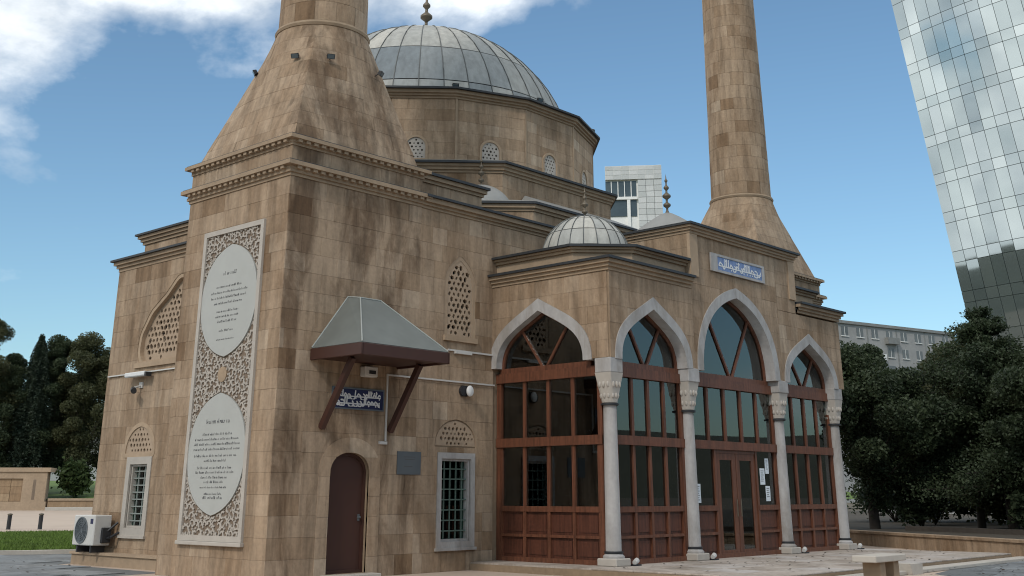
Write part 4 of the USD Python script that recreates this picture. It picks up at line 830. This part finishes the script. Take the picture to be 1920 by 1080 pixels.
part('lamp_glass', cat([(lambda e: (e.apply_scale([1, 0.6, 1.2]), e.apply_translation([5.38, -0.16, 3.90]), e)[2])(trimesh.creation.icosphere(2, 0.105))]), 'white', t, smooth=True)
part('bracket', cat([tube((5.25, -0.02, 3.9), (5.25, -0.09, 3.9), 0.11, 14), bx(5.2, 5.4, -0.06, -0.024, 3.78, 4.02)]), 'iron', t)
t = thing('canopy_light', 'white box floodlight on the wall just under the canopy', 'floodlight', (2.35, -0.03, 4.02))
part('housing', bevel_box(2.12, 2.48, -0.22, -0.03, 4.0, 4.22, 0.02), 'offwhite', t); part('lens', bx(2.22, 2.40, -0.235, -0.222, 4.06, 4.13), 'iron', t)
t = thing('wall_light', 'white tube light below the big lattice arch on left wing', 'light', (0.9, 6.9, 4.38))
part('tube_case', bevel_box(0.72, 0.90, 6.42, 7.35, 4.36, 4.47, 0.02), 'white', t); part('end_cap', bx(0.73, 0.89, 6.35, 6.42, 4.35, 4.45), 'iron', t); part('bracket', bx(0.90, 0.98, 6.8, 6.95, 4.38, 4.46), 'offwhite', t)
t = thing('security_camera', 'dark security camera under the white tube light on left wing', 'camera', (0.95, 6.88, 4.05))
part('camera_body', tube((0.80, 6.98, 4.06), (0.66, 6.70, 4.0), 0.07, 12), 'iron', t); part('bracket', cat([tube((0.98, 6.9, 4.16), (0.78, 6.9, 4.1), 0.025, 8), bx(0.94, 0.98, 6.82, 6.98, 4.1, 4.24)]), 'offwhite', t)
# air conditioner
AX0, AX1, AY0, AY1, AZ0, AZ1 = 0.42, 0.86, 7.42, 8.42, 0.46, 1.14
t = thing('air_conditioner', 'white air conditioner unit beside left wing end of the mosque', 'air conditioner', (0.64, 7.92, 0.30))
part('casing', bevel_box(AX0, AX1, AY0, AY1, AZ0, AZ1, 0.02), 'offwhite', t)
pa = LEFT(AX0)
part('fan_guard', cat([ext(Point(-8.02, 0.80).buffer(0.30, 12).difference(Point(-8.02, 0.80).buffer(0.27, 12)), pa, 0.0, 0.02)] + [ext(Point(-8.02, 0.80).buffer(r, 12).difference(Point(-8.02, 0.80).buffer(r - 0.012, 12)), pa, 0.008, 0.018) for r in (0.08, 0.13, 0.18, 0.23)] + [tube(pa.p(-8.02 + 0.05 * math.cos(a), 0.8 + 0.05 * math.sin(a), 0.012), pa.p(-8.02 + 0.28 * math.cos(a), 0.8 + 0.28 * math.sin(a), 0.012), 0.007, 5) for a in np.arange(8) * math.pi / 4]), 'plaque', t)
part('fan', ext(Point(-8.02, 0.80).buffer(0.275, 12), pa, 0.0, 0.004), 'plaque', t)
part('label_plate', pbox(pa, -7.62, -7.50, 0.95, 1.06, 0.0, 0.006), 'blue', t)
part('valve_cover', bevel_box(0.60, 0.83, 7.34, 7.42, 0.52, 0.86, 0.01), 'iron', t)
part('pipe', cat([tube((0.74, 7.36, 0.62), (0.74, 7.22, 0.64), 0.03), tube((0.74, 7.22, 0.64), (0.95, 7.2, 0.75), 0.03), tube((0.74, 7.36, 0.78), (0.93, 7.25, 0.98), 0.028)]), 'iron', t)
for y in (7.55, 8.2): part('stand', bx(0.46, 0.82, y, y + 0.06, 0.302, 0.46), 'iron', t)
t = thing('awning', 'small white awning on right side of the porch beyond the last column', 'awning', (17.6, -1.6, 3.7))
part('awning_sheet', sheet([np.array(q) for q in ((17.40, -2.2, 4.1), (17.40, -0.9, 4.1), (18.3, -0.9, 3.78), (18.3, -2.2, 3.78))]), 'white', t); part('awning_arm', tube((17.4, -2.0, 3.6), (18.2, -2.0, 3.8), 0.02), 'iron', t)
# stone bench and block at right front
t = thing('stone_bench', 'low stone slab bench on two blocks before the terrace', 'bench', (8.1, -8.55, 0))
part('seat', bevel_box(7.45, 8.78, -8.85, -8.36, 0.39, 0.51, 0.015), 'kerb', t); part('leg', bevel_box(7.75, 7.98, -8.78, -8.42, 0.0, 0.388, 0.01), 'cornice', t); part('leg', bevel_box(8.34, 8.57, -8.78, -8.42, 0.0, 0.388, 0.01), 'cornice', t)
t = thing('stone_block_loose', 'small rough stone block lying right of the stone bench', 'stone', (10.9, -7.95, 0))
part('block', trimesh.convex.convex_hull(np.array([(10.9 + a * 0.28 + random.Random(i).uniform(-.05, .05), -7.95 + b * 0.16, c * 0.22 + random.Random(i + 9).uniform(-.02, .02) * c) for i, (a, b, c) in enumerate((a, b, c) for a in (-1, 1) for b in (-1, 1) for c in (0, 1))])), 'kerb', t)
# low wall at right
WA, WB = np.array([25.6, 1.9]), np.array([14.8, -13.6]); wd = (WB - WA) / np.linalg.norm(WB - WA); L = np.linalg.norm(WB - WA); wn = np.array([wd[1], -wd[0]])
t = thing('garden_wall', 'low tan stone garden wall before the dark trees at right', 'wall', (20, -6, 0))
plw = PL([*WA, 0], [wn[0], wn[1], 0]); 
if plw.N @ np.array([-1, -1, 0]) < 0: wn = -wn; plw = PL([*WA, 0], [wn[0], wn[1], 0])
sgn = 1 if plw.U[:2] @ wd > 0 else -1
def seg(a, b, z0, z1, d0, d1): return pbox(plw, *(sorted((sgn * a, sgn * b))), z0, z1, d0, d1)
part('wall_core', seg(0, L, 0, 0.38, -0.35, -0.03), 'mortar', t)
s = 0.0; rw = random.Random(12)
while s < L - 0.3:
    w = rw.uniform(0.8, 1.15); w = min(w, L - s); part('stone_block', seg(s + 0.006, s + w - 0.006, 0.0, 0.37, -0.03, 0.02 + rw.uniform(0, 0.008)), 'stone', t, tone=min(1, max(0, rw.gauss(0.48, 0.16)))); s += w
s = 0.0
while s < L - 0.3:
    w = min(1.5, L - s); part('coping', seg(s + 0.006, s + w - 0.006, 0.382, 0.455, -0.40, 0.06), 'stone', t, tone=min(1, max(0, rw.gauss(0.5, 0.1)))); s += w
t = thing('bed_edging', 'dark low kerb edging behind the garden wall under the trees', 'kerb', (27, -2, 0.42))
eo = np.array([3.2, -2.2]); part('edging', cat([slab(shapely.LineString([WA + [3.0, -2.0], WB + [6.0, -3.0]]).buffer(0.14, cap_style='flat'), 0.35, 0.52)]), 'bark', t)

# ------------------------------------------------------------------ far left: monument, low wall, bollards
mo, md_, mb = np.array([47.9, 106.6]), np.array([-0.75, 0.66]), np.array([0.66, 0.75])
mp = PL([*mo, 0], [-mb[0], -mb[1], 0]); su = 1 if mp.U[:2] @ md_ > 0 else -1
def ms(a, b, z0, z1, d0, d1): return pbox(mp, *(sorted((su * a, su * b))), z0, z1, d0, d1)
t = thing('monument_wall', 'long tan stone monument wall with a sunken panel beyond the lawn', 'monument', (42, 111, 0))
part('core', ms(0.3, 26, 0, 4.0, -2.0, -0.35), 'stone_clean', t)
part('coping', ms(-0.25, 26.3, 4.0, 4.45, -2.2, 0.15), 'stone_clean', t)
part('pilaster', ms(0.1, 2.6, 0.9, 3.99, -0.35, 0.0), 'stone_clean', t)
part('plinth', ms(-0.1, 26.1, 0, 0.9, -2.0, 0.1), 'stone_clean', t)
part('lintel', ms(2.6, 26, 3.3, 3.99, -0.35, 0.0), 'stone_clean', t)
rm = random.Random(4)
for i in range(18):
    for j in range(3): part('stone_block', ms(2.6 + i * 1.3 + 0.02, 2.6 + (i + 1) * 1.3 - 0.02, 0.92 + j * 0.79, 0.92 + (j + 1) * 0.79 - 0.02, -0.35, -0.2 + rm.uniform(0, 0.02)), 'monument', t, tone=rm.random())
part('groove', ms(1.2, 1.5, 1.1, 3.2, 0.0, 0.01), 'recess', t)
t = thing('retaining_wall', 'low tan retaining wall below the grassy slope beside the monument', 'wall', (56, 101, 0))
part('core', ms(-18, -0.3, 0, 1.0, -0.6, 0.0), 'monument', t, tone=0.2); part('coping', ms(-18, -0.3, 1.0, 1.25, -0.8, 0.12), 'stone_clean', t); part('step', ms(-18, -0.3, 0, 0.35, 0.0, 0.8), 'kerb', t)
for (x, y, lab) in ((12.73, 38.51, 'dark metal bollard on left edge of the plaza beyond the lawn'), (13.95, 37.75, 'dark metal bollard right of the other one beyond the lawn')):
    t = thing('bollard', lab, 'bollard', (x, y, 0), 'bollards beyond the lawn')
    part('post', lathe([(0.11, 0), (0.10, 0.05), (0.10, 0.62), (0.09, 0.66)], (x, y, 0), 14), 'iron', t); part('cap', lathe([(0.12, 0.66), (0.12, 0.72), (0.0, 0.76)], (x, y, 0), 14), 'brass', t)

# ------------------------------------------------------------------ far buildings
t = thing('white_building', 'modern white clad tower block behind the dome', 'building', (147, 99, 0))
c0, d0_ = np.array([247.9, 181.5]), np.array([0.591, -0.807]); wp = PL([*c0, 0], [-0.807, -0.591, 0]); 
su2 = 1 if wp.U[:2] @ d0_ > 0 else -1
def ws(a, b, z0, z1, da, db): return pbox(wp, *(sorted((su2 * a, su2 * b))), z0, z1, da, db)
ZT = 96.1
ws0 = ws; ZT0 = 58.9
def ws(a, b, z0, z1, da, db): return ws0(a * 1.65, b * 1.65, ZT + (z0 - ZT0) * 1.65 if z0 > 1 else 0.0, ZT + (z1 - ZT0) * 1.65, da * 1.65, db * 1.65)
part('body', ws(0.1, 10.1, 0, ZT0 - 0.1, -14, -0.6), 'clad_white', t)
part('roof_band', ws(0, 10.3, ZT0 - 2.6, ZT0, -14.2, 0.0), 'clad_white', t, label='white roof band')
for j in range(3):
    for i in range(7): part('facade_panel', ws(i * 1.47 + 0.03, (i + 1) * 1.47 - 0.03, ZT0 - 2.6 + j * 0.86 + 0.03, ZT0 - 2.6 + (j + 1) * 0.86 - 0.03, 0.0, 0.06), 'clad', t, tone=rm.random())
for j in range(10):
    for i in range(3): part('facade_panel', ws(5.9 + i * 1.46 + 0.03, 5.9 + (i + 1) * 1.46 - 0.03, ZT0 - 2.7 - (j + 1) * 1.1 + 0.03, ZT0 - 2.7 - j * 1.1 - 0.03, -0.6, 0.02), 'clad', t, tone=rm.random())
for k, (a, b, z0, z1) in enumerate(((0.0, 5.6, ZT0 - 5.8, ZT0 - 2.8), (0.0, 3.8, ZT0 - 9.4, ZT0 - 6.4), (4.5, 5.6, ZT0 - 9.4, ZT0 - 6.4))): part('window', ws(a, b, z0, z1, -0.6, -0.45), 'far_glass', t)
part('floor_beam', ws(0, 5.8, ZT0 - 6.35, ZT0 - 5.85, -0.6, 0.0), 'clad_white', t); part('mullion', ws(3.85, 4.45, ZT0 - 12, ZT0 - 6.36, -0.6, -0.05), 'clad_white', t)
for i in range(4): part('mullion', ws(1.0 + i * 1.2, 1.15 + i * 1.2, ZT0 - 5.8, ZT0 - 2.8, -0.45, -0.35), 'clad_white', t)
t = thing('apartment_block', 'long pale grey apartment block behind the trees at right', 'building', (185, 62, 0))
ao, ad = np.array([220.8, 100.8]), np.array([0.963, -0.27]); ap = PL([*ao, 0], [-0.27, -0.963, 0]); su3 = 1 if ap.U[:2] @ ad > 0 else -1
def as_(a, b, z0, z1, da, db): return pbox(ap, *(sorted((su3 * a * 1.35, su3 * b * 1.35))), z0 * 1.33, z1 * 1.33, da, db)
part('wall', as_(0, 34, 0, 29.0, -14, 0), 'far_wall', t); part('parapet', as_(-0.3, 34.3, 29.0, 29.5, -14.3, 0.4), 'lead_grey', t)
for fl in range(5):
    z0 = 29.0 - 3.0 * (fl + 1)
    for i in range(9):
        if (i + fl) % 5 == 4: part('balcony', as_(i * 3.7 + 0.3, i * 3.7 + 3.2, z0 + 0.2, z0 + 1.3, 0.0, 1.1), 'clad_white' if i % 2 else 'lead_grey', t)
        wdw = part('window', as_(i * 3.7 + 0.8, i * 3.7 + 2.4, z0 + 0.95, z0 + 2.5, 0.0, 0.05), 'block_window', t)
        if fl < 2: part('window_frame', cat([as_(i * 3.7 + 1.55, i * 3.7 + 1.65, z0 + 0.95, z0 + 2.5, 0.05, 0.09), as_(i * 3.7 + 0.7, i * 3.7 + 2.5, z0 + 0.8, z0 + 0.95, 0.0, 0.2)]), 'clad_white', wdw)
for i in range(4): part('wall_joint', as_(i * 7.4 + 3.3, i * 7.4 + 3.6, 12, 29.0, 0.0, 0.06), 'lead_grey', t)
t = thing('distant_house', 'low pale house seen between the trunks behind the right trees', 'building', (75, 5, 0))
part('wall', slab(Polygon([(66, 16), (80, 2), (86, 8), (72, 22)]), 0, 4.2), 'far_wall', t); part('roof', slab(Polygon([(66, 16), (80, 2), (86, 8), (72, 22)]).buffer(0.4), 4.2, 4.5), 'clad_white', t)
t = thing('distant_house', 'pale distant building between the trunks behind the left trees', 'building', (75, 165, 0))
part('wall', slab(Polygon([(30, 205), (110, 150), (120, 162), (40, 218)]), 0, 8.0), 'far_wall', t); part('roof', slab(Polygon([(30, 205), (110, 150), (120, 162), (40, 218)]).buffer(0.6), 8.0, 8.6), 'far_wall', t)

# glass tower leaning out over the trees at right
t = thing('glass_tower', 'curved mirror glass skyscraper leaning outward at upper right', 'skyscraper', (190, 40, 0))
fd_, fn_ = np.array([-0.167, -0.986, 0]), np.array([-0.986, 0.167, 0])
def tw(u, z):
    k = (z - 33.9) / 62.0
    return np.array([192.2, 57.7, 0]) + fd_ * (u - 3.7 * k) + fn_ * (6.4 * k - ((u - 22) ** 2 - 22 ** 2) / 230.0) + Z * z
rt_ = random.Random(31); cells = []
z = -0.0; rows = []
while z < 150: rows += [(z, z + 5.3), (z + 5.3, z + 7.3)]; z += 7.3
cw = 2.55
for (za, zb) in rows:
    for i in range(24):
        a, b = i * cw + 0.045, (i + 1) * cw - 0.045; g = 0.045
        P = np.array([tw(a, za + g), tw(b, za + g), tw(b, zb - g), tw(a, zb - g)]); c = P.mean(0); n = np.cross(P[1] - P[0], P[3] - P[0]); n /= np.linalg.norm(n)
        if n @ fn_ < 0: n = -n
        tx, tz = rt_.gauss(0, 0.0022), rt_.gauss(0, 0.003); off = np.array([(-1, -1), (1, -1), (1, 1), (-1, 1)])
        P = P + n * (0.15 + off[:, :1] * tx * cw / 2 + off[:, 1:] * tz * (zb - za) / 2)
        Q = P - n * 0.25; mv = np.vstack([P, Q]); f = [[0, 1, 2], [0, 2, 3]] + [x for k in range(4) for x in ([k, 4 + k, 4 + (k + 1) % 4], [k, 4 + (k + 1) % 4, (k + 1) % 4])]
        if np.cross(P[1] - P[0], P[2] - P[0]) @ n < 0: f = [x[::-1] for x in f]
        v = c - CAM; k = FPX / (v @ FW); x, y = 960 + v @ R2 * k, PPY - v @ UPV * k
        cells.append((trimesh.Trimesh(mv, f, process=False), min(1, max(0, rt_.gauss(0.55, 0.18))), -20 < x < 1940 and -20 < y < 640))
ind = [c for c in cells if c[2]][:300]; oth = [c for c in cells if not any(c is q for q in ind)]
for c in ind: part('glass_panel', c[0], 'tower_glass', t, tone=c[1])
part('glazing', cat([c[0] for c in oth]), 'tower_glass', t, tone=np.concatenate([np.full(len(c[0].faces), c[1]) for c in oth]), kind='stuff')
us, zs_ = np.linspace(0, 24 * cw, 25), np.linspace(0, 150, 21)
gv = [tw(u, z) - fn_ * 0.12 for z in zs_ for u in us] + [tw(u, z) - fn_ * (0.5 + 24 * math.sin(math.pi * u / (24 * cw)) ** 0.5) for z in zs_ for u in us]; gf = []; n1 = len(us); N1 = n1 * len(zs_)
for j in range(len(zs_) - 1):
    for i in range(n1 - 1):
        for o in (0, N1):
            a = o + j * n1 + i; gf += [[a, a + 1, a + n1 + 1], [a, a + n1 + 1, a + n1]]
    for i in (0, n1 - 1):
        a = j * n1 + i; gf += [[a, a + n1, N1 + a + n1], [a, N1 + a + n1, N1 + a]]
part('tower_body', trimesh.Trimesh(gv, gf, process=False), 'joint', t)

# ------------------------------------------------------------------ trees
def leaves(C, R, size, r, flatten=1.0, aspect=1.6):
    """leaf quads round cluster centres C"""
    k = len(C); n = r.normal(size=(k, 3)); n[:, 2] = np.abs(n[:, 2]) + 0.3; n /= np.linalg.norm(n, axis=1, keepdims=True)
    a = np.cross(n, r.normal(size=(k, 3))); a /= np.linalg.norm(a, axis=1, keepdims=True); b = np.cross(n, a); s = size * r.uniform(0.6, 1.4, (k, 1))
    v = np.concatenate([C - a * s * aspect / 2, C + b * s / 2, C + a * s * aspect / 2, C - b * s / 2]); i = np.arange(k)
    return trimesh.Trimesh(v, np.vstack([np.stack([i, i + k, i + 2 * k], 1), np.stack([i, i + 2 * k, i + 3 * k], 1)]), process=False)
def tree(name, label, x, y, z0, h, w, kind, seed, mat, n=9000, size=0.22, trunk=0.28, clear=0.18, group=None):
    t = thing(name, label, 'tree', (x, y, z0), group); r = np.random.default_rng(seed); lim = []; B = np.array([x, y, z0])
    lean = r.normal(0, 0.02, 2)
    top = B + [lean[0] * h, lean[1] * h, h * (0.96 if kind == 'cone' else 0.7)]
    part('trunk', cat([tube(B - [0, 0, 0.2], B + (top - B) * 0.35, trunk, 9, trunk * 0.75), tube(B + (top - B) * 0.35, top, trunk * 0.75, 8, trunk * 0.15)]), 'bark', t, smooth=40)
    pts = []
    if kind == 'round':
        nb = 46
        for k in range(nb):
            hz = clear + (1 - clear) * r.random() ** 0.85; ang = r.uniform(0, 2 * np.pi); prof = math.sin(math.pi * min(1, max(0.02, (hz - clear) / (1 - clear))) ** 0.7) ** 0.65
            rad = w / 2 * prof * r.uniform(0.55, 1.05); e = B + np.array([math.cos(ang) * rad, math.sin(ang) * rad, hz * h]); s = B + (top - B) * min(0.9, max(0.2, (hz - 0.2)))
            lim.append(tube(s, e, trunk * 0.22, 5, trunk * 0.05))
            m_ = n // nb; q = r.normal(size=(m_, 3)); q /= np.linalg.norm(q, axis=1, keepdims=True); q *= (r.random((m_, 1)) ** 0.45) * w * r.uniform(0.10, 0.19); q[:, 2] *= 0.75; pts.append(e + q)
            m2 = m_ // 3; tt = r.random((m2, 1)); pts.append(s + (e - s) * tt + r.normal(0, w * 0.04, (m2, 3)))
    elif kind == 'cone':
        lv = int(h * 3.2)
        for k in range(lv):
            hz = clear + (1 - clear) * (k + r.random()) / lv; rad0 = w / 2 * (1 - (hz - clear) / (1 - clear)) ** 0.62 + 0.05
            for b_ in range(7):
                ang = r.uniform(0, 2 * np.pi); rad = rad0 * r.uniform(0.45, 1.15); s = B + (top - B) * hz / 0.96; e = s + np.array([math.cos(ang) * rad, math.sin(ang) * rad, (-0.10 + 0.35 * hz) * rad + r.normal(0, 0.22)])
                lim.append(tube(s, e, 0.035, 4, 0.01)); m_ = max(12, int(n / (lv * 7) * (0.4 + 1.2 * rad / (w / 2)))); tt = r.random((m_, 1)) ** 0.6
                pts.append(s + (e - s) * tt + r.normal(0, 1, (m_, 3)) * np.array([0.20, 0.20, 0.13]) * (0.35 + rad * 0.40) - np.array([0, 0, 0.10]) * tt)
    else:                         # cypress column
        k = n; hz = clear * 0.3 + (1 - clear * 0.3) * r.random(k); prof = np.clip(np.sin(np.pi * np.clip(hz, 0.02, 1) ** 0.62), 0.03, 1) ** 0.6; ang = r.uniform(0, 2 * np.pi, k)
        lob = 1 + 0.20 * np.sin(ang * 5 + hz * 9) + 0.12 * np.sin(ang * 9 - hz * 23); rad = w / 2 * prof * lob * np.sqrt(r.random(k))
        pts.append(B + np.stack([np.cos(ang) * rad, np.sin(ang) * rad, hz * h + r.normal(0, 0.15, k)], 1))
    if lim: part('limbs', cat(lim), 'bark', t)
    part('crown', leaves(np.concatenate(pts), 0, size, r), mat, t)
    return t
GRp, GLp = 'trees behind the garden wall', 'trees beyond the monument wall'
tree('broad_tree', 'dark dense round tree just right of the porch end', 29.9, 1.8, 0.36, 6.7, 6.0, 'round', 41, 'leaf_dark', 80000, 0.085, 0.22, 0.30, GRp)
tree('broad_tree', 'olive green looser tree between the two dark trees at right', 33.6, -0.9, 0.36, 6.9, 5.0, 'round', 42, 'leaf_olive', 60000, 0.085, 0.18, 0.28, GRp)
tree('spruce', 'tall dark spruce with layered boughs at right', 31.5, -2.9, 0.36, 8.0, 7.8, 'cone', 43, 'leaf_dark', 110000, 0.07, 0.22, 0.20, GRp)
tree('broad_tree', 'green leafy tree behind the spruce at right frame edge', 37.0, -7.0, 0.36, 9.8, 7.5, 'round', 44, 'leaf_green', 60000, 0.10, 0.25, 0.2, GRp)
tree('broad_tree', 'dark bushy tree before the spruce at right frame edge', 29.6, -6.4, 0.36, 7.0, 6.0, 'round', 45, 'leaf_dark', 80000, 0.085, 0.22, 0.24, GRp)
tree('broad_tree', 'dark low crowned tree deep behind the gap at right', 44.0, 3.0, 0.36, 7.6, 9.0, 'round', 46, 'leaf_dark', 30000, 0.18, 0.25, 0.16, GRp)
tree('broad_tree', 'dim dark tree deep behind the right frame edge', 44.0, -7.0, 0.36, 9.0, 9.0, 'round', 47, 'leaf_dark', 30000, 0.18, 0.25, 0.14, GRp)
tree('cypress', 'dark narrow cypress standing left of the broad trees beyond lawn', 47.8, 112.3, 2.2, 17.0, 3.6, 'column', 51, 'leaf_cypress', 44200, 0.15, 0.3, 0.05, GLp)
tree('broad_tree', 'broad olive tree nearest to the mosque left wing beyond the lawn', 53.6, 110.6, 2.2, 17.0, 9.5, 'round', 52, 'leaf_olive', 71400, 0.15, 0.35, 0.16, GLp)
tree('broad_tree', 'dark broad tree in middle of the left group', 51.0, 113.5, 2.2, 17.0, 7.5, 'round', 53, 'leaf_dark', 61200, 0.15, 0.35, 0.14, GLp)
tree('broad_tree', 'grey green tree at left frame edge above the monument', 42.5, 115.5, 2.2, 19.0, 9.0, 'round', 54, 'leaf_olive', 68000, 0.15, 0.35, 0.14, GLp)
tree('broad_tree', 'lower dark tree behind the monument beside the cypress', 45.8, 114.5, 2.2, 14.5, 7.0, 'round', 55, 'leaf_dark', 51000, 0.15, 0.3, 0.12, GLp)
tree('cypress', 'second narrow cypress behind the broad left trees', 58.5, 112.0, 2.4, 18.0, 3.8, 'column', 56, 'leaf_cypress', 37400, 0.15, 0.3, 0.05, GLp)
def shrub(label, x, y, z0, h, w, seed, mat, n=4000, size=0.18, group=None):
    t = thing('shrub', label, 'shrub', (x, y, z0), group); r = np.random.default_rng(seed); B = np.array([x, y, z0]); pts, st = [], []
    for k in range(16):
        a = r.uniform(0, 2 * np.pi); e = B + [math.cos(a) * w * 0.36 * r.random(), math.sin(a) * w * 0.36 * r.random(), h * r.uniform(0.35, 0.85)]; st.append(tube(B, e, 0.03, 5, 0.01)); q = r.normal(size=(n // 16, 3)) * np.array([w, w, h]) * 0.11; pts.append(e + q)
    part('stems', cat(st), 'bark', t); part('foliage', leaves(np.concatenate(pts), 0, size, r), mat, t)
shrub('dark green clipped shrub right of the monument', 51.5, 107.2, 1.1, 4.0, 3.4, 61, 'leaf_green', 6000, 0.32, 'shrubs beside the monument')
shrub('dark shrub against the left wing edge beyond the low wall', 57.2, 103.0, 1.1, 3.8, 3.0, 62, 'leaf_dark', 5000, 0.32, 'shrubs beside the monument')
for k, (x, y, h, w, lab) in enumerate(((31.5, 0.6, 1.5, 2.2, 'low dark shrub under the gap between right trees'), (34.5, -2.0, 1.7, 2.6, 'low shrub at foot of the tall spruce'), (29.4, -4.4, 1.3, 2.0, 'small dark shrub before the right frame edge trees'), (37.0, 2.4, 2.0, 3.0, 'larger dim shrub deep behind the olive tree'), (39.0, -1.0, 2.2, 4.5, 'wide dim shrub filling the gap between right trunks'), (38.0, -5.0, 2.2, 4.5, 'dim shrub deep behind the spruce trunk'), (42.0, 6.5, 2.4, 5.0, 'dim shrub deep behind the first right tree'))):
    shrub(lab, x, y, 0.36, h, w, 70 + k, 'leaf_olive' if k % 2 else 'leaf_dark', 9000, 0.12, 'shrubs under the right trees')

# a belt of wood across the park behind the viewer: it shows as reflections in the porch glass
rw2 = np.random.default_rng(90); pw_ = []
for k in range(420):
    a = rw2.uniform(-2.9, -0.35); rr = rw2.uniform(52, 75); h_ = rw2.uniform(10, 15); B_ = CAM + [rr * math.cos(a), rr * math.sin(a), -1.6]; q = rw2.normal(size=(260, 3)); q /= np.linalg.norm(q, axis=1, keepdims=True); pw_.append(B_ + [0, 0, h_ * 0.5] + q * (rw2.random((260, 1)) ** 0.4) * [2.6, 2.6, h_ * 0.5])
structure('wood', leaves(np.concatenate(pw_), 0, 0.7, rw2), 'leaf_dark', kind='stuff', label='dark belt of park trees mirrored in the porch glass', category='wood')
